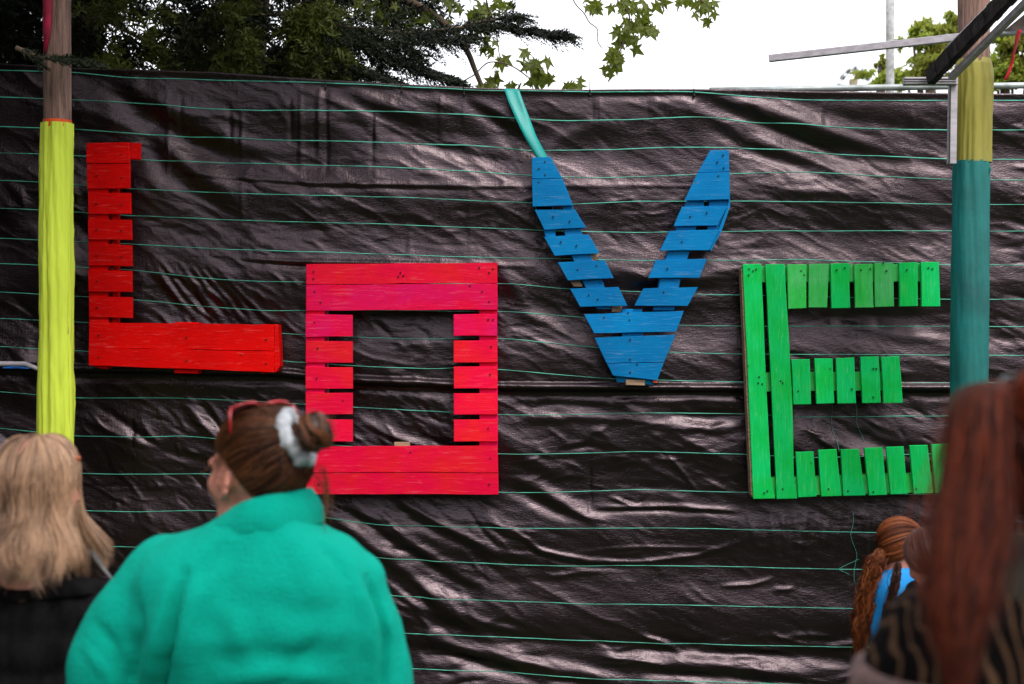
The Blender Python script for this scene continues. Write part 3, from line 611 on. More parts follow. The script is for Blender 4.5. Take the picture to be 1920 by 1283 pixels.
for q in [[(298, 535), (388, 533), (395, 755), (308, 756)], [(411, 530), (500, 530), (509, 750), (421, 753)], [(518, 530), (608, 525), (617, 750), (526, 752)], [(638, 522), (728, 520), (738, 748), (648, 750)], [(739, 523), (828, 518), (846, 748), (752, 750)],
          [(320, 990), (408, 987), (423, 1208), (333, 1213)], [(430, 980), (520, 975), (545, 1205), (446, 1208)], [(541, 977), (630, 975), (662, 1203), (553, 1205)], [(656, 970), (745, 967), (768, 1200), (681, 1203)], [(763, 965), (850, 962), (870, 1195), (786, 1198)], [(878, 957), (967, 955), (995, 1192), (900, 1195)], [(986, 952), (1080, 948), (1100, 1190), (1006, 1192)]]:
    plank(E, ze(q), M['green'], 'slat')
for q in ([(62, 78), (1018, 64), (1020, 150), (65, 156)], [(85, 602), (830, 594), (832, 686), (88, 692)], [(106, 1118), (1090, 1092), (1092, 1182), (108, 1208)]): plank(E, ze(q), M['greeny'], 'stringer', .08, DF+.0235)
plank(E, ze([(50, 90), (58, 90), (110, 1216), (100, 1200)]), M['bare'], 'side_board', .075, DF+.02)
nails(E, ze([(90, 90), (125, 92), (88, 120), (140, 620), (135, 650), (155, 655), (245, 640), (255, 650), (110, 100), (345, 100), (360, 120), (520, 95), (560, 85), (685, 90), (640, 95), (990, 90), (970, 85), (865, 95), (330, 690), (700, 580), (715, 580), (595, 680), (700, 720), (180, 1180), (165, 1190), (480, 1170), (575, 1180), (700, 1185), (255, 1170), (910, 1170), (765, 100), (750, 60)]))
mb = MB()
for a, b in (((658, 70), (662, 105)), ((752, 64), (752, 100))):
    mb.bar(W(*a, DF-.0065), W(*b, DF-.0065), .003, .003, Vector((0, 1, 0)))
mb.build('split', M['nail'], E)

# ------------------------------------------------------------------ teal ribbon over the V
lf = np.array([(945, 166), (953, 190), (968, 225), (985, 260), (1003, 292), (1022, 318), (1036, 335), (1052, 352)], float); rt = np.array([(973, 168), (981, 190), (993, 222), (1005, 254), (1022, 286), (1036, 309), (1047, 327), (1059, 346)], float)
t = np.linspace(0, 7, 40); V = []
for k, tk in enumerate(t):
    a = np.array([np.interp(tk, range(8), lf[:, j]) for j in (0, 1)]); b = np.array([np.interp(tk, range(8), rt[:, j]) for j in (0, 1)])
    dep = D-.035-.085*math.sin(tk/7*math.pi*.8)
    for j in range(5):
        c = a+(b-a)*j/4; V.append(W(c[0], c[1], dep+.012*math.sin(j/4*math.pi)*math.cos(tk*.7)+.03*(j/4)*tk/7))
rb = mesh_obj('ribbon', V, grid_faces(40, 5), M['ribbon'], smooth=True); sm = rb.modifiers.new('thick', 'SOLIDIFY'); sm.thickness = .0012
tag(rb, 'flat teal ribbon draped from the tarpaulin top to the blue letter', 'ribbon')

# ------------------------------------------------------------------ wrapped poles
def wrap_tube(name, mat, parent, d, prof, seed, amp=.006, nz=160, nt_=64, twist=2.0, lift=.004):
    """prof: list of (py, x_left, x_right)"""
    prof = np.array(prof, float); py = np.linspace(prof[0, 0], prof[-1, 0], nz)
    xl = np.interp(py, prof[:, 0], prof[:, 1]); xr = np.interp(py, prof[:, 0], prof[:, 2]); k = ppm(d)
    cxm = ((xl+xr)/2-960)*k; rad = (xr-xl)/2*k; z = CAMZ-(py-641.5)*k
    th = np.linspace(0, 2*math.pi, nt_, endpoint=False)
    TT, ZZ = np.meshgrid(th, z)
    cs = np.cos(TT); sn = np.sin(TT)
    f1 = fbm(cs*3.2+ZZ*twist+seed, sn*3.2+ZZ*.6, seed, 4); rg = 1-np.abs(2*f1-1)
    f2 = fbm(cs*2+seed, sn*2+ZZ*7, seed+5, 3)
    rr_ = rad[:, None]+amp*(rg**2-.45)+amp*.6*(f2-.5)
    Vv = np.stack([cxm[:, None]+cs*rr_, d+sn*rr_, ZZ], -1).reshape(-1, 3)
    o = mesh_obj(name, Vv, grid_faces(nz, nt_, True)[:, ::-1], mat, smooth=True); adopt(o, parent); return o
DP = 6.75
kp = ppm(DP)
GP = 641.5+(CAMZ+.1)/kp
pl = empty('wrapped_pole', (W(108, 641, DP).x, DP, -.1), 'wooden pole wrapped in bright fluorescent yellow cloth, left of the red letter', 'pole')
wrap_tube('timber_pole', M['pole'], pl, DP, [(-500, 82, 131), (0, 84, 132), (120, 83, 132), (240, 83, 133), (GP, 80, 130)], 4, .0035, 120, 40, .2)
wrap_tube('orange_cuff', M['orange'], pl, DP, [(226, 81.5, 133.5), (240, 81, 134)], 8, .002, 8, 48)
wrap_tube('yellow_wrap', M['yellow'], pl, DP, [(232, 80, 135), (330, 78, 134), (500, 77, 135), (640, 76, 134), (700, 74, 135), (850, 72, 137), (GP-4, 70, 138)], 3, .017, 260, 80, 1.0)
mb = MB(); mb.tube([W(86, -160, DP-.05), W(90, -20, DP-.075), W(88, 60, DP-.075), W(84, 105, DP-.06)], [.020, .024, .018, .003], 10); o = mb.build('pink_ribbon', M['pinkrib'], pl, True)
DQ = 6.6
pr = empty('wrapped_pole', (W(1822, 641, DQ).x, DQ, -.1), 'thick wooden pole wrapped olive yellow above and teal below, right of the green letter', 'pole')
kq = ppm(DQ); GQ = 641.5+(CAMZ+.1)/kq
wrap_tube('timber_pole', M['pole'], pr, DQ, [(-500, 1798, 1856), (0, 1797, 1855), (130, 1798, 1854), (330, 1798, 1846), (GQ, 1790, 1840)], 9, .004, 120, 40, .2)
wrap_tube('olive_wrap', M['olive'], pr, DQ, [(112, 1797, 1853), (122, 1794, 1856), (150, 1795, 1859), (230, 1794, 1856), (306, 1792, 1856)], 12, .015, 120, 72, .5)
wrap_tube('teal_wrap', M['tealwrap'], pr, DQ, [(303, 1788, 1854), (320, 1788, 1854), (500, 1786, 1853), (740, 1783, 1851), (GQ-4, 1778, 1850)], 15, .008, 220, 64, 2.0)
mb = MB(); mb.ell(W(1852, 312, DQ-.03), (.012, .012, .02), nu=10, nv=8); mb.tube([W(1850, 305, DQ-.04), W(1856, 318, DQ-.05), W(1851, 334, DQ-.05)], [.008, .009, .002], 6); mb.build('knot', M['tealwrap'], pr, True)

# ------------------------------------------------------------------ awning frame at the right
DA = 6.35
aw = empty('awning_frame', W(1790, 160, DA), 'grey metal awning frame with dark rolled canvas fixed to the right pole', 'awning')
def sq(a, b, da, db, w, h, name, mat, up=Vector((0, 0, 1))):
    mb = MB(); mb.bar(W(*a, da), W(*b, db), w, h, up); o = mb.build(name, mat, aw); bv = o.modifiers.new('b', 'BEVEL'); bv.width = .003; bv.segments = 2; return o
sq((1694, 153), (1794, 153), DA+.12, DA+.12, .04, .034, 'short_arm', M['alu'])
mb = MB()
for yy in (148.5, 153, 157.5): mb.bar(W(1693, yy, DA+.098), W(1793, yy, DA+.098), .003, .003)
mb.build('groove', M['cable'], aw)
sq((1786.5, 160), (1784, 308), DA+.14, DA+.14, .036, .034, 'upright_bracket', M['alu'], Vector((0, 1, 0)))
mb = MB(); mb.bar(W(1782, 162, DA+.12), W(1780, 306, DA+.12), .005, .005, Vector((0, 1, 0))); mb.build('groove', M['cable'], aw)
# slanting grey rail and the rolled canvas above it: both run up towards the viewer
sq((1783, 146), (2004, -75), DA-.035, DA-.84, .03, .027, 'slanting_rail', M['alu'])
mb = MB(); a_, b_ = W(1743, 146, DA+.06), W(1955, -73, DA-.74)
for k in range(24): mb.bar(a_.lerp(b_, k/24), a_.lerp(b_, (k+1)/24+.004), .035+.003*math.sin(k*2.3), .070+.003*math.sin(k*1.9))
mb.build('canvas_beam', M['awn'], aw)
mb = MB(); mb.tube([W(1775, 90, DA+.0), W(1862, 2, DA-.3), W(1935, -73, DA-.7)], .006, 8); mb.build('thin_rod', M['alu'], aw, True)
mb = MB(); mb.prism([W(1878, 62, DA-.3), W(2100, 52, DA-.3), W(2100, -80, DA-.5), W(1990, -30, DA-.5)], .012); mb.build('canopy', M['canopy'], aw)
mb = MB(); mb.tube([W(1868, 64, DA-.3), W(2100, 52, DA-.3)], .011, 8); mb.build('canopy_rod', M['galv'], aw, True)
# long aluminium box bar
mb = MB(); mb.bar(W(1442, 110, 6.9), W(1800, 70, 6.55), .030, .034)
o = tag(mb.build('aluminium_bar', M['alu']), 'long aluminium box bar sticking out to the left above the tarpaulin', 'metal bar'); bv = o.modifiers.new('b', 'BEVEL'); bv.width = .003; bv.segments = 2
mb = MB(); mb.tube([W(1669, 600, 10.5), W(1669, -300, 10.5)], .031, 14); tag(mb.build('flag_mast', M['concrete'], None, True), 'plain pale grey mast standing behind the tarpaulin under the aluminium bar', 'mast')
# red ribbon hanging from the canopy
V = []
for k in range(26):
    t_ = k/25; x = np.interp(t_, [0, .12, .4, .7, 1], [1913, 1908, 1903, 1896, 1886]); y = 56+t_*94; w = 6+1.5*math.sin(t_*9)
    for j in range(4): V.append(W(x-w/2+w*j/3, y, 5.95+.012*math.sin(t_*11+j)))
rb = mesh_obj('red_ribbon', V, grid_faces(26, 4), M['redrib'], smooth=True); rb.modifiers.new('t', 'SOLIDIFY').thickness = .001
tag(rb, 'narrow red ribbon dangling from the awning at the right edge', 'ribbon')

# ------------------------------------------------------------------ ferris wheel far away
DW = 90.; kw = ppm(DW); cw = W(1603, 172, DW)
fw = empty('fairground_wheel', (cw.x, DW, 0), 'small distant fairground wheel with dark cabins, seen over the tarpaulin', 'ferris wheel')
mb = MB()
for off in (-.5, .5):
    for rad in (38, 45):
        ring = [cw+Vector((math.cos(a)*rad*kw*.72, off, math.sin(a)*rad*kw)) for a in np.linspace(0, 2*math.pi, 41)]; mb.tube(ring, .035, 4, False)
mb.build('rim', M['concrete'], fw)
mb = MB()
for a in np.linspace(0, 2*math.pi, 17)[:-1]: mb.tube([cw, cw+Vector((math.cos(a)*38*kw*.72, 0, math.sin(a)*38*kw))], .02, 4)
mb.build('spokes', M['concrete'], fw)
mcab = simple('dark green cabin', (.01, .03, .028), .5); mcol = simple('tan column', (.35, .26, .14), .7)
for a in np.linspace(0, 2*math.pi, 15)[:-1]:
    p = cw+Vector((math.cos(a+.2)*42*kw*.72, 0, math.sin(a+.2)*42*kw)); mb = MB(); mb.ell(p+Vector((0, 0, -.05)), (.17, .3, .12), nu=8, nv=5); mb.tube([p, p+Vector((0, 0, .18))], [.2, .02], 8); mb.build('cabin', mcab, fw)
for sx in (-1, 1):
    mb = MB(); mb.tube([Vector((cw.x+sx*2.6, DW, 0)), cw+Vector((0, 0, 0))], .12, 6); mb.build('support_leg', M['concrete'], fw)
mb = MB(); mb.tube([Vector((W(1600, 0, DW+3).x, DW+3, 0)), W(1600, 149, DW+3)], .28, 10); tag(mb.build('tower', mcol), 'small tan column standing in front of the distant fairground wheel', 'tower')

# ------------------------------------------------------------------ trees
def leaf_shape():
    pts = []
    lob = [(-150, .52), (-95, .30), (-62, .80), (-38, .42), (0, 1.0), (38, .42), (62, .80), (95, .30), (150, .52)]
    for a, r in lob:
        t_ = R(a)
        if r > .45:
            for da, rr_ in ((-9, r*.74), (0, r), (9, r*.74)): pts.append((math.sin(t_+R(da))*rr_, .12*abs(math.sin(t_))*rr_, math.cos(t_+R(da))*rr_))
        else: pts.append((math.sin(t_)*r, -.02, math.cos(t_)*r))
    return [(0, .05, 0)]+pts+[(0, -.02, -.12)]
LS = leaf_shape(); nL = len(LS)
LF = [(0, i, i+1) for i in range(1, nL-1)]+[(0, nL-1, 1)]
leaf_me = bpy.data.meshes.new('leaf'); leaf_me.from_pydata(LS, [], LF); leaf_me.materials.append(M['leafA'])
def add_leaf(root, p, s, rs_):
    o = bpy.data.objects.new('leaf', leaf_me); COL.objects.link(o)
    o.rotation_euler = (rs_.gauss(0, .7), rs_.gauss(math.pi, .7), rs_.gauss(0, .9)); o.scale = (s, s, s)
    o.location = Vector(p)-root.location; o.parent = root
rs = random.Random(5)
DSY = 8.6
syc = empty('sycamore_tree', Vector((-2.0, 10.2, 0)), 'sycamore with lobed yellow green leaves reaching over the tarpaulin towards the sky', 'tree')
mb = MB(); mb.tube([(-2.0, 10.2, 0), (-2.0, 10.1, 1.2), (-1.95, 10.0, 2.2), (-1.8, 9.8, 3.6), (-1.6, 9.5, 5.5), (-1.3, 9, 7.5)], [.16, .14, .12, .10, .08, .04], 10)
trunk_s = mb.build('trunk', M['bark'], syc, True)
def branch(root, pts, r0, r1, d=DSY, name='branch'):
    P_ = [W(x, y, d+(dd[0] if dd else 0)) for x, y, *dd in pts]
    # smooth with catmull
    out = []
    for i in range(len(P_)-1):
        p0 = P_[max(i-1, 0)]; p1 = P_[i]; p2 = P_[i+1]; p3 = P_[min(i+2, len(P_)-1)]
        for k in range(6):
            t_ = k/6; out.append(.5*((2*p1)+(p2-p0)*t_+(2*p0-5*p1+4*p2-p3)*t_*t_+(3*p1-p0-3*p2+p3)*t_**3))
    out.append(P_[-1]); mb = MB(); mb.tube(out, [r0+(r1-r0)*k/(len(out)-1) for k in range(len(out))], 6)
    return mb.build(name, M['bark'], root, True)
branch(syc, [(640, -60), (720, -15), (770, 5), (800, 20), (835, 45), (860, 70), (878, 100), (890, 130), (905, 165), (930, 215)], .028, .012)
branch(syc, [(862, 170), (866, 155), (890, 140), (905, 125), (918, 117), (940, 118), (965, 127), (990, 145)], .004, .004)
branch(syc, [(725, -60), (733, 10), (740, 30), (735, 50)], .008, .004); branch(syc, [(1060, -60), (1075, 0), (1095, 25), (1105, 42), (1120, 55), (1120, 75), (1128, 90)], .004, .003)
branch(syc, [(1150, -80), (1165, 0), (1180, 30), (1175, 60), (1165, 90), (1150, 120), (1140, 130)], .007, .003); branch(syc, [(1200, -80), (1235, -10), (1243, 10), (1246, 22)], .005, .002)
branch(syc, [(1240, -90), (1290, -20), (1320, 5), (1335, 20)], .007, .003); branch(syc, [(700, -60), (690, 20), (684, 42)], .006, .003); branch(syc, [(860, 165), (900, 160), (918, 158)], .003, .003)
branch(syc, [(905, -70), (912, 0), (920, 30), (930, 60), (935, 95), (940, 120)], .006, .003)
branch(syc, [(1000, 170), (995, 140), (1000, 110), (985, 95)], .004, .002); branch(syc, [(1085, 175), (1070, 158), (1075, 150)], .003, .002)
# leaf clusters: px, py, spread x, spread y, count
CL = [(700, 15, 45, 22, 22), (745, 20, 40, 28, 16), (780, 40, 16, 12, 6), (840, 12, 25, 14, 10), (900, 22, 30, 22, 20), (925, 5, 24, 10, 8), (905, 48, 14, 10, 6), (808, 30, 8, 6, 2), (920, 90, 14, 18, 9), (935, 115, 9, 14, 5), (988, 96, 6, 5, 2), (1000, 122, 22, 14, 16), (1003, 148, 22, 14, 16), (920, 155, 12, 10, 6), (930, 140, 10, 10, 3), (905, 165, 9, 5, 3), (968, 160, 12, 6, 4),
      (1068, 160, 9, 5, 3), (1085, 158, 7, 5, 3), (1112, 8, 20, 10, 10), (1185, 12, 42, 16, 22), (1200, 40, 22, 18, 18), (1212, 62, 14, 16, 11), (1172, 55, 16, 14, 8), (1180, 80, 18, 14, 8), (1158, 72, 8, 22, 6), (1150, 105, 14, 14, 10), (1140, 128, 14, 12, 8), (1158, 112, 10, 10, 6), (1245, 8, 5, 12, 3), (1295, 6, 24, 10, 12), (1325, 14, 18, 16, 10), (1330, 34, 7, 8, 3), (1302, 28, 4, 6, 2), (1140, 90, 8, 10, 3)]
cnt = 0
for (x, y, sx, sy, n) in CL:
    for k in range(n):
        if cnt >= 296: break
        p = W(x+rs.gauss(0, sx*.55), y+rs.gauss(0, sy*.55), DSY+rs.uniform(-.25, .3)); add_leaf(syc, p, rs.uniform(.046, .082), rs); cnt += 1
# leaves of its upper crown, above the frame: one mass
def leaf_mass(name, root, centres, mat, size, rs_, shape=LS, faces=LF):
    Vv = []; F = []
    for c in centres:
        M3 = Matrix.Rotation(rs_.uniform(0, 6.28), 3, 'Z') @ Matrix.Rotation(rs_.gauss(0, .8), 3, 'X') @ Matrix.Rotation(rs_.gauss(math.pi, .9), 3, 'Y'); s = size*rs_.uniform(.6, 1.25); n = len(Vv)
        Vv += [tuple(Vector(c)+M3 @ (Vector(q)*s)) for q in shape]; F += [tuple(i+n for i in f) for f in faces]
    o = mesh_obj(name, Vv, F, mat); adopt(o, root); tag(o, kind='stuff'); return o
cs = []
for k in range(2600):
    a = rs.uniform(0, 6.28); r = abs(rs.gauss(0, 1.0)); cs.append((-.4+r*math.cos(a)*1.5, 9.3+r*math.sin(a)*.9, 4.9+abs(rs.gauss(0, 1.2)) if abs(-.4+r*math.cos(a)*1.5) < 2.5 else 5.5+rs.random()))
leaf_mass('upper_leaves', syc, cs, M['leafA'], .06, rs)

# dark evergreen, left: limbs with drooping sprays
cyp = empty('evergreen_tree', Vector((-3.3, 10.6, 0)), 'dense dark evergreen overhanging the left end of the tarpaulin', 'tree')
mb = MB(); mb.tube([(-3.3, 10.6, 0), (-3.25, 10.6, 2), (-3.2, 10.5, 4.5), (-3.1, 10.5, 9)], [.26, .22, .17, .05], 12); mb.build('trunk', M['bark'], cyp, True)
def spray_mass(name, root, twigs, mat, rs_, nlen=.045, w=.0045, per=16):
    """twigs: (start, direction, length): each is a twig with needle-like scales both sides"""
    S = np.array([list(t[0]) for t in twigs]); Dr = np.array([list(t[1]) for t in twigs]); Ln = np.array([t[2] for t in twigs])
    Dr /= np.linalg.norm(Dr, axis=1)[:, None]; n = len(twigs); g = np.random.default_rng(rs_.randint(0, 9999))
    t_ = np.linspace(.02, 1, per)[None, :, None]; base = S[:, None, :]+Dr[:, None, :]*Ln[:, None, None]*t_
    base[..., 2] -= (t_[..., 0]**2)*Ln[:, None]*.25
    rnd = g.normal(size=(n, per, 3)); rnd -= (rnd*Dr[:, None, :]).sum(-1, keepdims=True)*Dr[:, None, :]; rnd /= np.linalg.norm(rnd, axis=2)[..., None]+1e-9
    dirn = rnd*.75+Dr[:, None, :]*.75; dirn /= np.linalg.norm(dirn, axis=2)[..., None]
    ln = nlen*g.uniform(.6, 1.3, (n, per, 1))*(1.15-.6*t_)
    side = np.cross(dirn, g.normal(size=(n, per, 3))); side /= np.linalg.norm(side, axis=2)[..., None]+1e-9
    A = base-side*w*.5; B = base+side*w*.5; C = base+dirn*ln*.55+side*w; C2 = base+dirn*ln; 
    Vv = np.stack([A, B, C, C2, base+dirn*ln*.55-side*w], 2).reshape(-1, 3); m = n*per
    i = np.arange(m)[:, None]*5; F = np.concatenate([i+np.array([[0, 1, 2]]), i+np.array([[0, 2, 4]]), i+np.array([[4, 2, 3]])], 0)
    o = mesh_obj(name, Vv, F, mat); adopt(o, root); return o
def reg_twigs(n, box, d0, d1, dens, rs_, dirf, ln=(.12, .28)):
    out = []
    while len(out) < n:
        x = rs_.uniform(box[0], box[2]); y = rs_.uniform(box[1], box[3])
        if rs_.random() > dens(x, y): continue
        out.append((W(x, y, rs_.uniform(d0, d1)), dirf(x, y, rs_), rs_.uniform(*ln)))
    return out
def dens1(x, y):
    edge = np.interp(x, [-400, 0, 500, 640, 720, 790, 830], [260, 240, 200, 168, 140, 95, 20])
    if y > edge: return 0
    lo = float(vnoise(x/34+3, y/26, 77)); v = 1.0 if lo > .40 else .03
    if 130 < x < 330 and y < 130: v *= .55 if float(vnoise(x/22, y/18, 5)) > .45 else .12
    if 520 < x: v *= (.9 if float(vnoise(x/20, y/14, 9)) > .5 else .08)
    if x > 660: v *= .6
    return v
df = lambda x, y, r_: (r_.gauss(.6, .6), r_.gauss(-.1, .6), r_.gauss(-.15, .4))
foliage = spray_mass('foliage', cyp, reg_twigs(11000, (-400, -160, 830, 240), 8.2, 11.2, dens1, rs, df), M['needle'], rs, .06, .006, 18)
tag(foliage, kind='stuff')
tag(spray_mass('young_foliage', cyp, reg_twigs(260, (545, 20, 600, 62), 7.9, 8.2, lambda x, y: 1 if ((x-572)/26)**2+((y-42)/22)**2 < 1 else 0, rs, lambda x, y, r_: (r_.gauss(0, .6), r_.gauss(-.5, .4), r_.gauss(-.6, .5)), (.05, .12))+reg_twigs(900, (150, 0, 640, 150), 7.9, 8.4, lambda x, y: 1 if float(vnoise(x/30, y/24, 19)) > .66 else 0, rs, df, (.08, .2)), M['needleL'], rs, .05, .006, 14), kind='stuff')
def cbranch(pts, n, spread, d=8.1, ln=(.10, .24)):
    P_ = np.array(pts, float); tw = []
    branch(cyp, [(a, b) for a, b in pts], .012, .003, d, 'limb')
    for k in range(n):
        t_ = rs.random()*(len(P_)-1); i = int(t_); q = P_[i]+(P_[min(i+1, len(P_)-1)]-P_[i])*(t_-i); w_ = 1-t_/(len(P_)-1)*.8
        dx, dy = P_[min(i+1, len(P_)-1)]-P_[i]
        tw.append((W(q[0], q[1]+rs.gauss(0, spread*w_*.4), d+rs.gauss(0, .08)), (dx+rs.gauss(0, 12), rs.gauss(0, 12), -dy+rs.gauss(0, 16)*w_+2), rs.uniform(*ln)*(.5+.6*w_)))
    return tw
tw = cbranch([(560, 30), (680, 55), (780, 62), (860, 52), (930, 50), (990, 58), (1030, 64), (1052, 66)], 300, 13)
tw += cbranch([(740, 60), (800, 72), (850, 76), (880, 72)], 130, 12)
tw += cbranch([(600, 60), (680, 90), (740, 112), (780, 128), (820, 142), (846, 150)], 240, 13)
tw += cbranch([(640, 60), (700, 80), (750, 85), (775, 100)], 130, 13); tw += cbranch([(870, 48), (920, 38), (955, 34), (970, 36)], 60, 6)
tw += cbranch([(30, 90), (80, 108), (125, 112), (170, 118)], 34, 5, 6.55, (.06, .14))
tw += cbranch([(560, 100), (620, 120), (680, 135), (720, 148), (745, 158)], 160, 12)
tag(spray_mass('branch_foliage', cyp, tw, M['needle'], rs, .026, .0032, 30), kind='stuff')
for k in range(22):
    x = rs.uniform(120, 640); y = rs.uniform(-20, 110); a = rs.uniform(-1.2, .9)
    branch(cyp, [(x, y), (x+40*math.cos(a), y-40*math.sin(a)+8), (x+95*math.cos(a), y-90*math.sin(a)+20)], .022*rs.uniform(.4, 1), .005, rs.uniform(8.8, 10.5), 'limb')
# its crown above the frame, in front of and behind the sheet
twc = []
for k in range(2600): twc.append(((lambda yy: Vector((rs.uniform(-6.5, -.6), yy, max(3.95, CAMZ+.2406*yy+.35)+rs.uniform(0, 1.9))))(rs.uniform(5.0, 12.0)), (rs.gauss(0, 1), rs.gauss(0, 1), rs.gauss(-.3, .4)), rs.uniform(.3, .6)))
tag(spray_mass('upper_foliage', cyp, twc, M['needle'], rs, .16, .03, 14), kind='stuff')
# dark hedge mass behind the left end
twh = []
for k in range(3000): twh.append((Vector((rs.uniform(-8, -4.1), rs.uniform(11.4, 13.4), rs.uniform(.2, 5.2))), (rs.gauss(0, 1), rs.gauss(0, 1), rs.gauss(0, .6)), rs.uniform(.2, .5)))
hd = empty('yew_tree', Vector((-4.5, 12.4, 0)), 'nearly black evergreen behind the overhanging foliage at the far left', 'tree')
mb = MB(); mb.tube([(-4.5, 12.4, 0), (-4.4, 12.4, 2.5), (-4.5, 12.3, 5)], [.2, .15, .04], 10); mb.build('trunk', M['bark'], hd, True)
tag(spray_mass('foliage', hd, twh, M['needle'], rs, .11, .02, 18), kind='stuff')
tws = [(Vector((rs.uniform(-6.2, -3.15), rs.uniform(.5, 6.7), rs.uniform(.2, 5.6))), (rs.gauss(0, 1), rs.gauss(0, 1), rs.gauss(0, .6)), rs.uniform(.3, .6)) for k in range(2800)]  # unseen evergreen added so the left end of the sheet mirrors dark foliage
yw = empty('yew_tree', Vector((-5.0, 3.6, 0)), 'broad dark evergreen added out of view at the left to darken that end of the sheet', 'tree')
mb = MB(); mb.tube([(-5.0, 3.6, 0), (-4.9, 3.6, 2.5), (-5.0, 3.5, 5.2)], [.25, .2, .04], 10); mb.build('trunk', M['bark'], yw, True)
tag(spray_mass('foliage', yw, tws, M['needle'], rs, .17, .035, 16), kind='stuff')
# lighter broadleaved trees far right
simple_leaf = [(0, 0, -.5), (.34, .05, -.05), (.22, .1, .4), (0, 0, .7), (-.26, .1, .3), (-.3, .05, -.1)]; slf = [(0, 1, 2, 3), (0, 3, 4, 5)]
def far_tree(px, d, blobs, n, label, size, seed):
    r_ = random.Random(seed); x0 = W(px, 0, d).x; k = ppm(d)
    t_ = empty('broadleaf_tree', Vector((x0, d, 0)), label, 'tree', 'pale trees beyond the fence')
    mb = MB(); top = W(px, blobs[0][1], d).z; mb.tube([(x0, d, 0), (x0+.1, d, top*.6), (x0, d, top)], [.18, .12, .03], 8)
    for b in blobs: mb.tube([Vector((x0+.05, d, top*.62)), W(b[0], b[1], d)], [.05, .012], 5)
    mb.build('trunk', M['bark'], t_, True); cs = []
    for (bx, by, sx, sy, wgt) in blobs:
        sub = [(r_.gauss(0, .5), r_.gauss(0, .5), r_.gauss(0, .5)) for _ in range(10)]
        for q in range(int(n*wgt)):
            s = r_.choice(sub); v = Vector((r_.gauss(s[0], .2), r_.gauss(s[1], .3), r_.gauss(s[2], .2)))
            cs.append(W(bx, by, d)+Vector((v.x*sx*k, v.y*sx*k, v.z*sy*k)))
    leaf_mass('crown', t_, cs, M['leafB'], size, r_, simple_leaf, slf)
far_tree(1740, 17, [(1738, 55, 28, 26, 1), (1735, 95, 46, 24, 1), (1725, 130, 50, 22, 1), (1700, 150, 50, 16, .8), (1712, 78, 16, 10, .25)], 1500, 'pale yellow green tree between the thin mast and the right pole', .058, 3)
far_tree(1650, 19, [(1652, 120, 9, 9, .4), (1656, 154, 16, 8, .5), (1658, 134, 8, 8, .3), (1644, 160, 8, 4, .2)], 500, 'sparse pale bush showing just left of the thin mast', .058, 8)
far_tree(1880, 16, [(1885, 80, 30, 16, .8), (1880, 110, 42, 26, 1), (1900, 140, 50, 22, 1), (1870, 150, 30, 14, .8), (1790, 45, 18, 22, .5), (1930, 110, 40, 40, 1)], 1300, 'pale green tree behind the right pole under the red ribbon', .058, 14)

# unseen band of trees added behind the viewer so the shiny sheet mirrors dark
xx = np.linspace(-60, 60, 161); zz = np.linspace(0, 1, 25)
XX, ZZ = np.meshgrid(xx, zz); HT = 7.0+2.0*(fbm(xx/5, xx*0, 61, 4)-.5)*2
ZT = ZZ*HT[None]; YT = -17+XX**2/160-1.5*ZZ**2*2+2.2*(fbm(XX/1.6, ZT/1.3, 62, 4)-.5)
tl = mesh_obj('added_tree_line', np.stack([XX, YT, ZT-.1], -1).reshape(-1, 3), grid_faces(25, 161), M['needle'], smooth=False)
tl.modifiers.new('thick', 'SOLIDIFY').thickness = 2.0
tag(tl, 'unseen dark band of trees added behind the viewer to darken reflections in the sheet', 'trees', kind='stuff')

# ------------------------------------------------------------------ people
def voxel(o, vs, smooth_it=6, fac=.5):
    r = o.modifiers.new('remesh', 'REMESH'); r.mode = 'VOXEL'; r.voxel_size = vs; r.use_smooth_shade = True
    s = o.modifiers.new('smooth', 'SMOOTH'); s.iterations = smooth_it; s.factor = fac
    return o
def head_prims(mb, c, yaw, s=1.0, pitch=0):
    """head facing +Y turned by yaw (counter-clockwise from above)"""
    Rm = Matrix.Rotation(yaw, 3, 'Z') @ Matrix.Rotation(pitch, 3, 'X'); c = Vector(c)
    T = lambda x, y, z: c+Rm @ Vector((x*s, y*s, z*s))
    E_ = lambda p, r, rot=None: mb.ell(T(*p), tuple(q*s for q in r), Rm if rot is None else Rm @ rot, 20, 14)
    E_((0, -.012, .03), (.076, .096, .086)); E_((0, .025, -.02), (.066, .070, .085)); E_((0, .030, -.070), (.052, .055, .042)); E_((0, .058, -.092), (.026, .026, .020))
    for sx in (-1, 1):
        E_((sx*.036, .056, -.018), (.030, .026, .034)); E_((sx*.045, .018, -.075), (.018, .040, .022)); E_((sx*.028, .072, .022), (.030, .014, .014))
        # ear: rim, lobe
        for k in range(9):
            a = R(-70+k*32); mb.ell(T(sx*(.078+.004*math.sin(k)), -.004+.015*math.cos(a)*-1, -.008+.026*math.sin(a)), (.0062*s,)*3, None, 8, 6)
        E_((sx*.074, -.002, -.010), (.006, .013, .024)); E_((sx*.076, .003, -.036), (.006, .008, .009))
    mb.cap(T(0, .086, .012), T(0, .104, -.026), .0075*s, .0105*s); E_((0, .096, -.030), (.017, .012, .009)); E_((0, .084, -.052), (.022, .011, .006)); E_((0, .083, -.062), (.019, .010, .006))
    mb.cap(T(0, -.025, -.05), T(0, -.045, -.175), .052*s, .060*s)
    return T, Rm
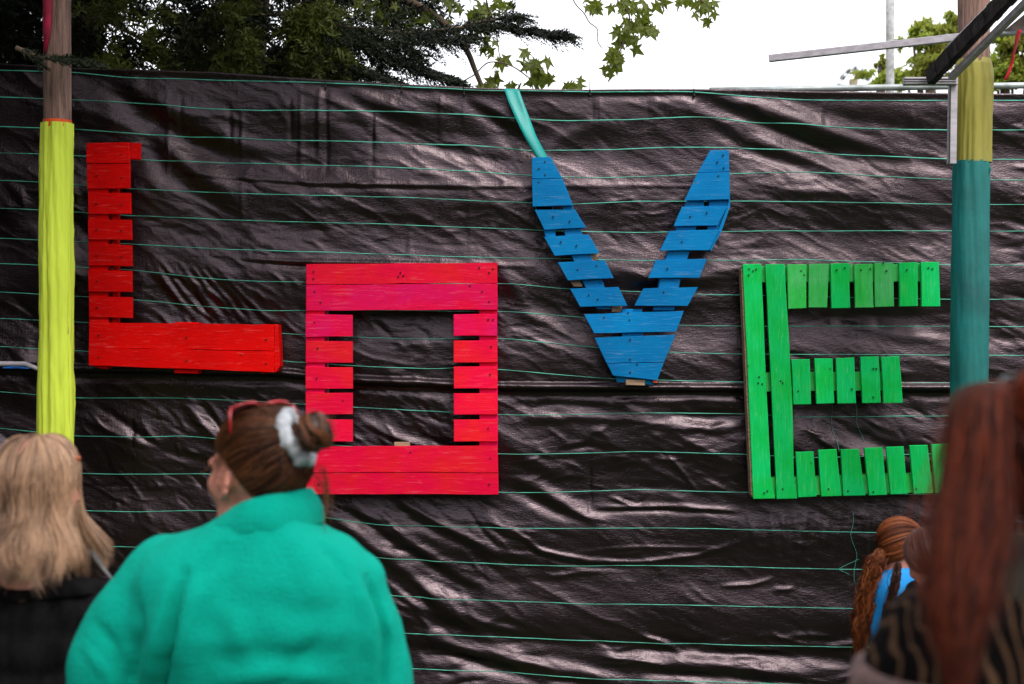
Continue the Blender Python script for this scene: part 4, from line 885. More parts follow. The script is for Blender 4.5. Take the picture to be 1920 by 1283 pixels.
def person_body(root, hc, yaw, s, ground, mat, width=1.0, arms=None, vox=.0085):
    """one continuous body: head, neck, trunk, arms with hands, legs"""
    mb = MB(); T, Rm = head_prims(mb, hc, yaw, s); hx, hy, hz = hc
    nz = hz-.20*s; H = hz+.115*s-ground; hip = ground+H*.5
    w = .155*s*width
    mb.cap((hx, hy-.04*s, nz+.05*s), (hx, hy-.02*s, nz-.06*s), .06*s, .08*s)
    for z, hw, dp in ((nz-.06*s, w*.8, .07*s), (nz-.13*s, w*1.05, .095*s), (nz-.25*s, w*1.0, .11*s), (nz-.38*s, w*.9, .10*s), (hip+.08*s, w, .11*s), (hip, w*1.05, .12*s)):
        mb.ell((hx, hy-.02*s, z), (hw, dp, .10*s), None, 18, 12)
    for sx in (-1, 1):
        sh = Vector((hx+sx*w*1.0, hy-.02*s, nz-.11*s)); el = sh+Vector((sx*.04*s, -.01, -.28*s)); wr = el+Vector((-sx*.01, .08*s, -.24*s))
        if arms: sh, el, wr = [Vector(q_) for q_ in arms[0 if sx < 0 else 1]]
        mb.cap(sh, el, .052*s, .04*s); mb.cap(el, wr, .04*s, .027*s)
        mb.ell(wr+Vector((0, .02*s, -.05*s)), (.016*s, .035*s, .045*s), None, 12, 8)
        for f in range(4):
            b = wr+Vector((0, (-.008+f*.019)*s, -.085*s)); l = (.060, .070, .066, .050)[f]*s
            mb.cap(b, b+Vector((-sx*.012*s, 0, -l*.55)), .0085*s, .008*s, 8); mb.cap(b+Vector((-sx*.012*s, 0, -l*.55)), b+Vector((-sx*.026*s, 0, -l)), .008*s, .0068*s, 8)
        mb.cap(wr+Vector((0, .04*s, -.02*s)), wr+Vector((-sx*.012*s, .075*s, -.065*s)), .0105*s, .008*s, 8)
        hp = Vector((hx+sx*.085*s*width, hy-.02*s, hip-.04*s)); kn = Vector((hx+sx*.10*s, hy+.01*s, ground+H*.27)); an = Vector((hx+sx*.11*s, hy-.02*s, ground+.09*s))
        mb.cap(hp, kn, .085*s, .055*s); mb.cap(kn, an, .055*s, .036*s); mb.cap(an+Vector((0, -.01, -.04*s)), an+Vector((0, .15*s, -.058*s)), .036*s, .028*s)
    o = voxel(mb.build('body', mat, root, True), vox*s, 4, .5)
    return T, Rm, hip, H
def eyes(root, T, s):
    for sx in (-1, 1):
        mb = MB(); mb.ell(T(sx*.030, .077, .004), (.0115*s,)*3, None, 12, 8); mb.build('eye', M['eye'], root, True)
def legs_clothes(root, hc, s, ground, mat, width=1.0):
    hx, hy, hz = hc; H = hz+.115*s-ground; hip = ground+H*.5; mb = MB()
    mb.ell((hx, hy-.02*s, hip+.02), (.18*s*width, .145*s, .13*s), None, 18, 12)
    for sx in (-1, 1):
        hp = Vector((hx+sx*.085*s*width, hy-.02*s, hip-.04*s)); kn = Vector((hx+sx*.10*s, hy+.01*s, ground+H*.27)); an = Vector((hx+sx*.11*s, hy-.02*s, ground+.10*s))
        mb.cap(hp, kn, .105*s, .072*s); mb.cap(kn, an, .072*s, .060*s)
    voxel(mb.build('trousers', mat, root, True), .011, 4)
    for sx in (-1, 1):
        mb = MB(); an = Vector((hx+sx*.11*s, hy-.02*s, ground+.05*s)); mb.cap(an+Vector((0, -.02, 0)), an+Vector((0, .16*s, -.012*s)), .050*s, .040*s); mb.ell(an+Vector((0, .06*s, -.035*s)), (.052*s, .14*s, .016*s)); voxel(mb.build('shoe', M['shoe'], root, True), .008, 2)

def strands(name, lines, rad, mat, root, tones, n=3):
    """lines: (N, S, 3) array; thin tapered tubes"""
    L_ = np.asarray(lines, float); N, S, _ = L_.shape
    tg = np.gradient(L_, axis=1); tg /= np.linalg.norm(tg, axis=2)[..., None]+1e-9
    ref = np.array([.3, .2, .93]); a = np.cross(tg, ref); nrm = np.linalg.norm(a, axis=2)[..., None]; a = np.where(nrm < .1, np.cross(tg, [1, 0, 0]), a); a /= np.linalg.norm(a, axis=2)[..., None]+1e-9
    b = np.cross(tg, a); tp = np.interp(np.linspace(0, 1, S), [0, .1, .75, 1], [.6, 1, .9, .15])[None, :, None]*rad
    ring = [L_+(a*math.cos(2*math.pi*k/n)+b*math.sin(2*math.pi*k/n))*tp for k in range(n)]
    V = np.stack(ring, 2).reshape(-1, 3)
    base = (np.arange(N)*S*n)[:, None, None]; i = np.arange(S-1)[None, :, None]*n; k = np.arange(n)[None, None, :]
    A = base+i+k; B = base+i+(k+1) % n; F = np.stack([A, B, B+n, A+n], -1).reshape(-1, 4)
    o = mesh_obj(name, V, F, mat, smooth=True, attr=np.repeat(np.asarray(tones), S*n)); adopt(o, root); return o
def cap_mesh(name, c, rad, Rm, mat, root, keep, tone=.25):
    """underlying scalp of hair: part of an ellipsoid; keep(dir)->bool in head space"""
    nu, nv = 48, 30; c = Vector(c); V = []; ok = []
    for i in range(nv+1):
        t_ = math.pi*i/nv
        for k in range(nu):
            a = 2*math.pi*k/nu; d = Vector((math.sin(t_)*math.cos(a), math.sin(t_)*math.sin(a), math.cos(t_))); ok.append(keep(d)); V.append(c+Rm @ Vector((d.x*rad[0], d.y*rad[1], d.z*rad[2])))
    F = [tuple(q) for q in grid_faces(nv+1, nu, True).tolist() if all(ok[j] for j in q)]
    o = mesh_obj(name, V, F, mat, smooth=True, attr=np.full(len(V), tone)); adopt(o, root)
    o.modifiers.new('t', 'SOLIDIFY').thickness = .006; return o
def garment(name, mb, mat, root, vs=.011, it=8, noise=.0, nsize=.12):
    o = voxel(mb.build(name, mat, root, True), vs, it)
    if noise:
        tx = bpy.data.textures.new(name+'_folds', 'CLOUDS'); tx.noise_scale = nsize; tx.noise_depth = 2
        d = o.modifiers.new('folds', 'DISPLACE'); d.texture = tx; d.strength = noise; d.mid_level = .5; d.texture_coords = 'GLOBAL'
    return o
G = -.02
# ---- woman in the teal fleece
DB = 2.75; kb = ppm(DB)
pB = W(481, 891, DB); hcB = (pB.x, DB, pB.z); yawB = R(47)
B = empty('person', Vector((pB.x, DB, G)), 'person in a teal fleece with a brown hair bun and grey scrunchie, face turned left', 'person')
T, Rm, hip, H = person_body(B, hcB, yawB, 1.03, G, M['skin'], 1.0, [[W(300, 1110, DB), W(212, 1400, DB+.03), W(265, 1590, DB+.22)], [W(655, 1110, DB), W(710, 1400, DB+.03), W(672, 1590, DB+.22)]], .0055); eyes(B, T, 1); legs_clothes(B, hcB, 1.05, G, M['jeans'], 1.25)
mb = MB()
def sect(px_c, py, hw, dep, zr, d=DB): p = W(px_c, py, d); mb.ell((p.x, p.y, p.z), (hw*kb, dep, zr), None, 32, 16)
# fleece trunk
mb.loft([(W(c_, y_, DB)+Vector((0, -.018+float(np.interp(y_, [1090, 1170, 1240, 1320, 1410, 1600], [0, .006, .030, .062, .085, .09])), 0)), hw*kb, dp) for (c_, y_, hw, dp) in [(506, 948, 66, .080), (502, 958, 78, .088), (499, 972, 92, .098), (494, 990, 122, .108), (490, 1008, 165, .116), (482, 1040, 205, .130), (478, 1075, 225, .140), (478, 1115, 232, .146), (482, 1170, 236, .155), (485, 1240, 238, .165), (490, 1320, 238, .172), (495, 1410, 236, .178), (500, 1500, 240, .182), (500, 1600, 246, .19)]])
def sleeve(pts, rr):
    P_ = [W(x, y, DB+dz) for x, y, dz in pts]
    for i in range(len(P_)-1): mb.cap(P_[i], P_[i+1], rr[i]*kb, rr[i+1]*kb, 18)
sleeve([(312, 1082, 0), (248, 1160, .0), (214, 1250, .01), (205, 1440, .05), (250, 1560, .18)], [76, 82, 86, 82, 52]); sleeve([(650, 1095, 0), (688, 1180, 0), (707, 1290, .01), (712, 1440, .05), (680, 1560, .18)], [70, 72, 72, 66, 50])
mb.cap(W(420, 1042, DB), W(308, 1080, DB), 46*kb, 72*kb, 18); mb.cap(W(570, 1048, DB), W(662, 1098, DB), 44*kb, 66*kb, 18)
fle = garment('fleece_jacket', mb, M['fleece'], B, .0085, 12, .020, .16)
def bake_creases(o, creases, d):
    """freeze the modifiers, then press real folds into the back of the garment"""
    dg = bpy.context.evaluated_depsgraph_get(); me = bpy.data.meshes.new_from_object(o.evaluated_get(dg)); o.modifiers.clear(); o.data = me
    n = len(me.vertices); co = np.empty(n*3, np.float32); me.vertices.foreach_get('co', co); co = co.reshape(-1, 3).astype(float)
    nr = np.empty(n*3, np.float32); me.vertices.foreach_get('normal', nr); nr = nr.reshape(-1, 3).astype(float)
    mw = np.array(o.matrix_parent_inverse.translation)+np.array(o.parent.location); wc = co+mw; px = wc[:, 0]/(.72*wc[:, 1]/1920)+960; py = 641.5-(wc[:, 2]-CAMZ)/(.72*wc[:, 1]/1920)
    face = np.clip(-nr[:, 1]*2, 0, 1); disp = np.zeros(n)
    for pts, w, a in creases:
        P_ = np.array(pts, float); seg = np.hypot(*np.diff(P_, axis=0).T); best = np.full(n, 1e9); tt = np.zeros(n); acc = 0
        for i in range(len(P_)-1):
            dx, dy = P_[i+1]-P_[i]; t = np.clip(((px-P_[i][0])*dx+(py-P_[i][1])*dy)/(seg[i]**2), 0, 1); dd = np.hypot(px-P_[i][0]-t*dx, py-P_[i][1]-t*dy); m_ = dd < best; best[m_] = dd[m_]; tt[m_] = (acc+t[m_]*seg[i])/seg.sum(); acc += seg[i]
        disp += a*np.sin(np.clip(tt, .03, .97)*math.pi)**.5*np.exp(-(best/w)**2)
    co += nr*(disp*face*1.5)[:, None]; me.vertices.foreach_set('co', co.astype(np.float32).ravel()); me.update(); me.polygons.foreach_set('use_smooth', np.ones(len(me.polygons), dtype=bool))
bake_creases(fle, [([(345, 1075), (330, 1130), (316, 1200), (300, 1290), (296, 1420)], 8, -.020), ([(322, 1090), (300, 1160), (284, 1240), (270, 1330)], 17, .010), ([(368, 1090), (352, 1160), (338, 1260)], 18, .008),
    ([(255, 1120), (262, 1180), (250, 1260), (236, 1330)], 11, -.007), ([(180, 1170), (215, 1215), (240, 1290)], 10, -.007), ([(160, 1215), (200, 1262), (225, 1320)], 10, .006),
    ([(688, 1085), (712, 1140), (727, 1200), (722, 1250), (712, 1330)], 7, -.016), ([(672, 1100), (696, 1170), (700, 1260)], 15, .008), ([(745, 1140), (752, 1200), (748, 1290)], 8, -.005),
    ([(420, 1005), (392, 1050), (366, 1100)], 15, -.006), ([(450, 1010), (432, 1070), (408, 1150), (396, 1210)], 24, -.007), ([(395, 1120), (440, 1170), (470, 1250)], 26, .006), ([(590, 1010), (628, 1050), (650, 1100)], 13, -.005),
    ([(560, 1020), (590, 1090), (600, 1180)], 26, .005), ([(400, 1240), (480, 1225), (580, 1235), (660, 1215)], 20, -.006), ([(420, 1275), (520, 1265), (640, 1270)], 16, .006), ([(500, 1120), (560, 1150), (640, 1150)], 24, -.004), ([(620, 1180), (560, 1240), (520, 1300)], 16, -.005)], DB)
def hem(root, name, mat, c, y0, y1, hw0, hw1, dep0, dep1, d, tilt, seed=1, th=.010, nr=12, k_=kb, shift=0):
    """a standing collar; tilt drops the front edge"""
    nt_ = 72; V = []
    for i in range(nr):
        f = i/(nr-1); p = W(c+shift*f, y0+(y1-y0)*f, d); hw = (hw0+(hw1-hw0)*f)*k_; dp = dep0+(dep1-dep0)*f; bul = math.sin(f*math.pi)*.007
        for j in range(nt_):
            a = 2*math.pi*j/nt_; ca, sa = math.cos(a), math.sin(a); w_ = .0022*math.sin(a*5+f*3+seed)+.0016*math.sin(a*11+seed*2)
            V.append((p.x+ca*(hw+bul+w_), p.y+sa*(dp+bul+w_), p.z-tilt[0]*ca*(.5+.5*f)-tilt[1]*(sa+1)/2*(.3+.7*f)+.003*math.sin(a*3+seed)))
    o = mesh_obj(name, V, grid_faces(nr, nt_, True), mat, smooth=True); adopt(o, root)
    s_ = o.modifiers.new('t', 'SOLIDIFY'); s_.thickness = th; s_.offset = 0; sb = o.modifiers.new('s', 'SUBSURF'); sb.levels = 1; sb.render_levels = 1; return o
hem(B, 'collar', M['fleece'], 492, 990, 924, 108, 74, .112, .092, DB, (-.026, .040), 1, .013, shift=12)
# hair: swept back to the bun
bun_px = (590, 808); bd = Rm.inverted() @ (W(*bun_px, DB-.07)-Vector(hcB)); 
Rad = np.array([.085, .106, .090]); Cen = np.array([0, -.012, .032])
bdir = (np.array(bd)-Cen)/Rad; bdir /= np.linalg.norm(bdir)
g = np.random.default_rng(12)
def head_world(P_, Rm_, c): return P_ @ np.array(Rm_).T+np.array(c)
N = 3400; S = 12; st = []
while len(st) < N:
    # start points round the hairline: forehead, temples, above the ears, nape
    a = g.uniform(0, 2*math.pi); fr = math.cos(a)                 # a = 0 forward
    zl_ = np.interp(fr, [-1, -.5, 0, .35, .75, 1], [-.78, -.66, .12, .26, .62, .70])+g.normal(0, .04)
    zl_ += g.uniform(0, .5)*(g.random() < .35)
    zl_ = min(zl_, .97); r_ = math.sqrt(max(0, 1-zl_**2)); st.append((math.sin(a)*r_, math.cos(a)*r_, zl_))
st = np.array(st); om = np.arccos(np.clip(st@bdir, -1, 1))[:, None]; tt_ = np.linspace(0, 1, S)[None, :]
sl_ = (np.sin((1-tt_)*om)/np.sin(om))[..., None]*st[:, None, :]+(np.sin(tt_*om)/np.sin(om))[..., None]*bdir[None, None, :]
cl = fbm(np.arctan2(st[:, 0], st[:, 1])*7, st[:, 2]*4, 3, 3)
puff = (.98+.06*cl+g.normal(0, .010, N))[:, None]+.05*np.sin(tt_*math.pi)*(st[:, 2] > .2)[:, None]
puff = puff+.10*np.maximum(tt_-.8, 0)+(g.random(N) < .07)[:, None]*g.uniform(.02, .13, (N, 1))*np.sin(tt_*math.pi)+.022*np.sin(cl*40)[:, None]*np.sin(tt_*math.pi*.9)
lines = sl_*Rad*puff[..., None]+Cen
lines += g.normal(0, .0022, (N, 1, 3))*np.sin(tt_*math.pi)[..., None]+.0035*np.sin(st[:, None, :]*23+tt_[..., None]*5)*np.sin(tt_*math.pi)[..., None]
strands('hair', head_world(lines, Rm, hcB), .0011, M['hairB'], B, np.clip(.42+.5*(cl-.5)*2+.2*np.sin(cl*40)+g.normal(0, .22, N), 0, 1))
def keepB(d):
    f = d.y/(math.hypot(d.x, d.y)+1e-6); return d.z > np.interp(f, [-1, -.5, 0, .35, .75, 1], [-.74, -.62, .18, .30, .66, .74])
ch = cap_mesh('hair_base', Vector(hcB)+Rm @ Vector(Cen), Rad*.97, Rm, M['hairB'], B, keepB)
# wisps: nape, temples
wl = []
for k in range(150):
    if k < 110: a = g.uniform(2.3, 4.1); z0 = -.72
    else: a = g.uniform(-1.7, -1.1) if k % 2 else g.uniform(1.1, 1.7); z0 = .1
    p = np.array([math.sin(a)*math.sqrt(1-z0*z0), math.cos(a)*math.sqrt(1-z0*z0), z0])*Rad+Cen; dr = np.array([g.normal(0, .4)+(.25 if k < 60 else 0), g.normal(0, .4), -1.0]); dr /= np.linalg.norm(dr); Ln = g.uniform(.02, .075)
    q = [p+dr*Ln*s_+np.array([math.sin(s_*4+k)*.006, math.cos(s_*3+k)*.006, 0]) for s_ in np.linspace(0, 1, S)]; wl.append(q)
for k in range(26):
    p0 = Rm.inverted() @ (W(g.uniform(588, 604), g.uniform(862, 905), DB-.05)-Vector(hcB)); Ln = g.uniform(.05, .12); a_ = g.normal(0, 1)
    wl.append([np.array(p0)+np.array([.012*math.sin(s_*4+a_)+.016*s_*g.normal(1, .1), -.01*s_, -Ln*s_]) for s_ in np.linspace(0, 1, S)])
strands('wisps', head_world(np.array(wl), Rm, hcB), .0006, M['hairB'], B, g.uniform(.4, 1, len(wl)))['kind'] = 'stuff'
# bun: coils of hair round a core
bc = np.array(W(590, 810, DB-.105)); ln = []
core = MB(); core.ell(bc, (.030, .029, .033), None, 20, 14); co = core.build('bun_core', M['hairB'], B, True)
at_ = co.data.attributes.new('tone', 'FLOAT', 'POINT')
ax = np.array(Rm @ Vector(tuple(bdir))); ax /= np.linalg.norm(ax); e1 = np.cross(ax, [0, 0, 1.]); e1 /= np.linalg.norm(e1); e2 = np.cross(ax, e1)
tb = []
for k in range(900):
    ph = g.uniform(0, 6.28); lay = g.uniform(-1, 1); s0 = .028+.004*g.random(); seg = np.linspace(0, g.uniform(1.6, 3.4), S)
    wob = .25*math.sin(int(lay*4)*2.3)
    an = ph+seg; hgt = lay*.026+.012*np.sin(an*1.0+int(lay*3+3)*1.7); rr_ = np.sqrt(np.maximum(1-(hgt/.036)**2, .05))*.034*(1+.10*np.sin(an*2+int(lay*3)*2.1))
    ln.append(bc+e1*(np.cos(an)*rr_)[:, None]+e2*(np.sin(an)*rr_*1.08)[:, None]+ax*(hgt)[:, None]); tb.append(.4+.45*math.sin(int(lay*3+3)*1.9)+g.normal(0, .15))
strands('bun', np.array(ln), .0011, M['hairB'], B, np.clip(tb, 0, 1))
wl = []
for k in range(70):
    d0 = g.normal(size=3); d0 /= np.linalg.norm(d0); p = bc+d0*.033; d1 = np.cross(d0, g.normal(size=3)); d1 /= np.linalg.norm(d1); Ln = g.uniform(.01, .03)
    wl.append([p+(d1*s_+d0*(.3*math.sin(s_*3)))*Ln for s_ in np.linspace(0, 1, S)])
strands('wisps', np.array(wl), .0005, M['hairB'], B, g.uniform(.3, .9, 70))['kind'] = 'stuff'
# scrunchie: ruffled ring between head and bun
sc_c = np.array(W(556, 824, DB-.062)); axs = ax*.8+np.array([.45, 0, .20]); axs /= np.linalg.norm(axs); f1 = np.cross(axs, [0, 0, 1.]); f1 /= np.linalg.norm(f1); f2 = np.cross(axs, f1); V = []
na, nb = 96, 18
for i in range(na):
    a = 2*math.pi*i/na; rr_ = .036+.002*math.sin(a*3); tr = .0135+.0022*math.sin(a*7+1)+.0012*math.sin(a*16); c_ = sc_c+(f1*math.cos(a)+f2*math.sin(a)*1.35)*rr_; rad_ = f1*math.cos(a)+f2*math.sin(a)
    for j in range(nb):
        b_ = 2*math.pi*j/nb; t2_ = tr*(1+.15*math.sin(b_*3+a*4)); V.append(c_+rad_*math.cos(b_)*t2_*.8+axs*math.sin(b_)*t2_*1.1)
F = []
for i in range(na):
    for j in range(nb): F.append((i*nb+j, i*nb+(j+1) % nb, ((i+1) % na)*nb+(j+1) % nb, ((i+1) % na)*nb+j))
o = mesh_obj('scrunchie', V, F, M['scrunchie'], smooth=True); adopt(o, B)
# sunglasses pushed up on the hair
def shades(label, T, s, z, y, matf, matl, tilt, root_pos, arm=(.080, .086, .082), al=1.0):
    gl = empty('sunglasses', root_pos, label, 'sunglasses'); mf = MB(); ml = MB()
    Tt = lambda x, yy, zz: T(x, y+yy*math.cos(tilt)-zz*math.sin(tilt), z+yy*math.sin(tilt)+zz*math.cos(tilt))
    for sx in (-1, 1):
        ring = [Tt(sx*.036+.030*math.cos(a), 0-.10*(sx*.036+.030*math.cos(a))**2*8, .023*math.sin(a)) for a in np.linspace(0, 2*math.pi, 25)]
        mf.tube(ring, .0032*s, 6, False); n = len(ml.v); ml.v += [tuple(p) for p in ring[:-1]]; ml.f.append(tuple(range(n, n+24)))
        m3 = MB(); m3.tube([Tt(sx*.069, -.004, .012), Tt(sx*arm[0], -.03*al, .010), Tt(sx*arm[1], -.08*al, .0), Tt(sx*arm[2], -.125*al, -.02)], [.0042*s, .0040*s, .0035*s, .003*s], 6); m3.build('temple_arm', matf, gl, True)
    mf.tube([Tt(-.007, .001, .006), Tt(0, .003, .009), Tt(.007, .001, .006)], .0028*s, 6)
    mf.build('rim', matf, gl, True); ml.build('lens', matl, gl)
    return gl
shades('red sunglasses pushed up on the brown haired person', T, .86, .128, -.006, M['tortoise'], M['lens'], R(62), Vector(W(452, 775, DB)), (.076, .078, .072), .5)

# ---- blonde person, left
DA_ = 2.97; ka = ppm(DA_); pA = W(72, 928, DA_); hcA = (pA.x, DA_, pA.z); yawA = R(-6)
A = empty('person', Vector((pA.x, DA_, G)), 'person with shoulder length blonde hair in a black jumper, at the left edge', 'person')
T, Rm, hip, H = person_body(A, hcA, yawA, 1.02, G, M['skin'], 1.0, [[W(-30, 1150, DA_), W(-75, 1400, DA_+.02), W(-60, 1560, DA_+.18)], [W(185, 1150, DA_), W(238, 1400, DA_+.02), W(224, 1560, DA_+.18)]]); eyes(A, T, 1); legs_clothes(A, hcA, 1, G, M['jeans'], 1.1)
mb = MB()
for (c_, y_, hw, dp, zr) in [(76, 1035, 52, .06, .03), (76, 1068, 76, .085, .04), (72, 1110, 120, .10, .045), (70, 1150, 150, .115, .06), (70, 1210, 165, .13, .08), (70, 1300, 168, .14, .11), (70, 1400, 166, .145, .12), (70, 1500, 168, .15, .12)]:
    p = W(c_, y_, DA_); mb.ell(p, (hw*ka, dp, zr), None, 28, 14)
for sx in (-1, 1):
    q = [W(76+sx*112, 1145, DA_), W(76+sx*150, 1230, DA_), W(76+sx*165, 1400, DA_+.02), W(76+sx*150, 1560, DA_+.16)]
    for i in range(3): mb.cap(q[i], q[i+1], (58, 58, 50, 42)[i]*ka, (58, 58, 50, 42)[i+1]*ka, 16)
garment('jumper', mb, M['blackknit'], A, .010, 8, .012, .12)
hem(A, 'cowl_collar', M['blackknit'], 78, 1108, 1076, 112, 88, .10, .085, DA_, (.0, .02), 4, .014, k_=ka)
g = np.random.default_rng(31); N = 7500; S = 18
RadA = np.array([.077, .108, .102]); CenA = np.array([0, -.014, .018])
nc = 110; cphi = g.uniform(-math.pi, math.pi, nc)
lines = []; tones = []
for k in range(N):
    ci = g.integers(0, nc); dphi = g.normal(0, .15); phi = cphi[ci]+dphi
    if abs(phi) < .75: phi = math.copysign(.75+abs(g.normal(0, .15)), phi if phi else 1)       # keep the face open
    part = np.array([.015*math.copysign(1, math.sin(phi)), g.uniform(-.03, .05), 0]); 
    lenz = .157+.032*math.sin(ci*2.3)+g.normal(0, .008); curl = .032*math.sin(ci*1.7)-.002; lay = .93+.11*g.random()+.03*math.sin(ci*5.1)
    tt_ = np.linspace(0, 1, S); path = []
    phi0 = phi
    for t_ in tt_:
        phi = phi0-dphi*.62*max(0, t_-.3)/.7
        if t_ < .45:
            th = t_/.45*R(92); r_ = np.array([math.sin(phi)*math.sin(th), math.cos(phi)*math.sin(th), math.cos(th)]); q = CenA+r_*RadA*lay
            q = q+part*(1-t_/.45)
        else:
            f = (t_-.45)/.55; e = CenA+np.array([math.sin(phi), math.cos(phi), 0])*RadA*lay; flare = .022*f-.004*math.sin(f*math.pi)+.022*f**2.2*(1 if ci % 3 else -1.2)+curl*f*f
            side = np.array([math.cos(phi), -math.sin(phi), 0])*(.030*math.sin(ci*3.1+f*3.6)*f); q = e+np.array([math.sin(phi), math.cos(phi), 0])*flare+side; q[2] -= f*lenz
            q[2] += .012*max(0, f-.85)/.15*(1 if ci % 2 else 0)
        path.append(q)
    lines.append(path); tones.append(.50+.30*math.sin(ci*4.7)+g.normal(0, .22))
lines = np.array(lines); cl_ = g.normal(0, .0022, (N, 1, 3))*np.linspace(.3, 1.2, S)[None, :, None]; lines += cl_
strands('hair', head_world(lines, Rm, hcA), .00085, M['hairA'], A, np.clip(tones, 0, 1))
cap_mesh('hair_base', Vector(hcA)+Rm @ Vector(CenA), RadA*.95, Rm, M['hairA'], A, lambda d: d.z > (-.85 if d.y < .2 else (.1 if d.y < .5 else .5)), .15)
shades('amber rimmed sunglasses worn on the blonde head', lambda x, y, z: Vector(W(122, 861, DA_+.03))+Vector((x-.036, y, z*.62-.12*(x-.036))), 1, 0, 0, M['amber'], M['amberlens'], R(10), Vector(W(128, 862, DA_+.03)), (.045, .01, .0))
mb = MB()
for k in range(4): mb.tube([W(165+k*3, 1030, DA_+.02), W(185+k*2.2, 1058, DA_+.02), W(205+k*2, 1082+k, DA_+.03), W(222+k*2, 1102+k*3, DA_+.04)], .0006, 5)
mb.build('loose_cord', M['scrunchie'], A, True)

# ---- dark woolly head at the far left edge
DH = 3.5; pH = W(-38, 905, DH)
Hh = empty('person', Vector((pH.x, DH, G)), 'person in a charcoal woollen hat mostly cut off by the left edge', 'person')
person_body(Hh, tuple(pH), R(10), .98, G, M['blacktop']); 
mb = MB(); mb.ell(pH+Vector((0, -.01, .035)), (.092, .11, .10), None, 26, 18); garment('woollen_hat', mb, M['blackknit'], Hh, .008, 2, .006, .02); Hh.children[-1].data.materials[0] = simple('charcoal wool', (.065, .05, .06), .95, nscale=60, namt=.5, bump=.8, bscale=150)

# ---- red haired girl by the fence
DD = 4.7; kd = ppm(DD); pD = W(1692, 1028, DD); hcD = (pD.x, DD, pD.z); yawD = R(-58)
Dg = empty('person', Vector((pD.x, DD, G-.08)), 'ginger child in a blue t-shirt with long wavy pigtails, looking away', 'person')
T, Rm, hip, H = person_body(Dg, hcD, yawD, .78, G-.08, M['skin'], .8, [[W(1660, 1105, DD-.03), W(1644, 1180, DD), W(1660, 1240, DD+.12)], [W(1716, 1105, DD-.03), W(1732, 1180, DD), W(1715, 1240, DD+.12)]]); eyes(Dg, T, .8); legs_clothes(Dg, hcD, .8, G-.08, M['jeans'], 1)
mb = MB()
mb.loft([(W(c_, y_, DD-.01), hw*kd, dp) for (c_, y_, hw, dp) in [(1686, 1062, 20, .06), (1686, 1074, 34, .075), (1687, 1090, 52, .09), (1687, 1120, 56, .10), (1688, 1160, 54, .10), (1688, 1220, 54, .10), (1688, 1270, 56, .105)]])
for sx, xx in ((-1, 1658), (1, 1717)):
    mb.cap(W(xx, 1098, DD-.03), W(xx+sx*16, 1178, DD-.01), 24*kd, 22*kd, 14)
garment('blue_tshirt', mb, M['bluetee'], Dg, .007, 4, .008, .06)
def ribbon_hair(name, guide, wid, root, mat, d, N, seed, wave=.0, wf=18, rad=.0009, depth=.025, dd=0, k_=None, S=26):
    """strands following a guide in the view-plane coordinates of the photograph, at a real depth"""
    g = np.random.default_rng(seed); G_ = np.array(guide, float); nG = len(G_); t_ = np.linspace(0, nG-1, S)
    gx = np.interp(t_, range(nG), G_[:, 0]); gy = np.interp(t_, range(nG), G_[:, 1]); w_ = np.interp(t_, range(nG), wid); k_ = ppm(d); ddv = dd if np.isscalar(dd) else np.interp(t_, range(nG), dd)
    ker = np.array([.25, .5, .25])
    for _ in range(3): gx[1:-1] = np.convolve(gx, ker, 'valid'); gy[1:-1] = np.convolve(gy, ker, 'valid'); w_[1:-1] = np.convolve(w_, ker, 'valid')
    L_ = []; tn = []; nc = max(8, N//16)
    for k in range(N):
        ci = g.integers(0, nc); h1 = (ci*.618) % 1; r_ = math.sqrt(.05+.95*((ci*.377) % 1)); a = h1*6.283; u = r_*math.cos(a)+g.normal(0, .12 if g.random() > .06 else .55); v = r_*math.sin(a)+g.normal(0, .12)
        ph = ci*1.3; wx = wave*np.sin(t_/(nG-1)*wf+ph*.35)*(.3+t_/(nG-1)) + wave*.4*np.sin(t_/(nG-1)*wf*2.1+ph)
        x = gx+w_*.5*u+wx+g.normal(0, .8)+2.0*np.sin(t_*1.7+ph); y = gy+g.normal(0, 2); x = x-1.2*np.sin(t_*1.7+ph)
        en = g.uniform(.86, 1.04); y = gy[0]+(y-gy[0])*en
        Y_ = d+ddv+v*depth*np.minimum(w_/max(w_), 1)+.006*np.sin(t_*2+ph)
        kk = .72/1920*Y_; L_.append(np.stack([(x-960)*kk, Y_, CAMZ-(y-641.5)*kk], -1)); tn.append(.40+.30*math.sin(u*8+v*5+seed)+.24*math.sin(ci*2.9)+g.normal(0, .22))
    return strands(name, np.array(L_), rad, mat, root, np.clip(tn, 0, 1))
ribbon_hair('pigtail', [(1652, 1032), (1642, 1050), (1632, 1085), (1624, 1120), (1616, 1160), (1612, 1200), (1610, 1230)], [14, 32, 34, 32, 30, 22, 8], Dg, M['hairD'], DD, 520, 4, 5, 22, .0013, .03, -.05)
ribbon_hair('pigtail', [(1684, 1058), (1680, 1080), (1674, 1110), (1664, 1145), (1655, 1180)], [10, 16, 15, 13, 6], Dg, M['hairF'], DD, 260, 5, 2, 20, .0012, .02, -.15)
g = np.random.default_rng(8)
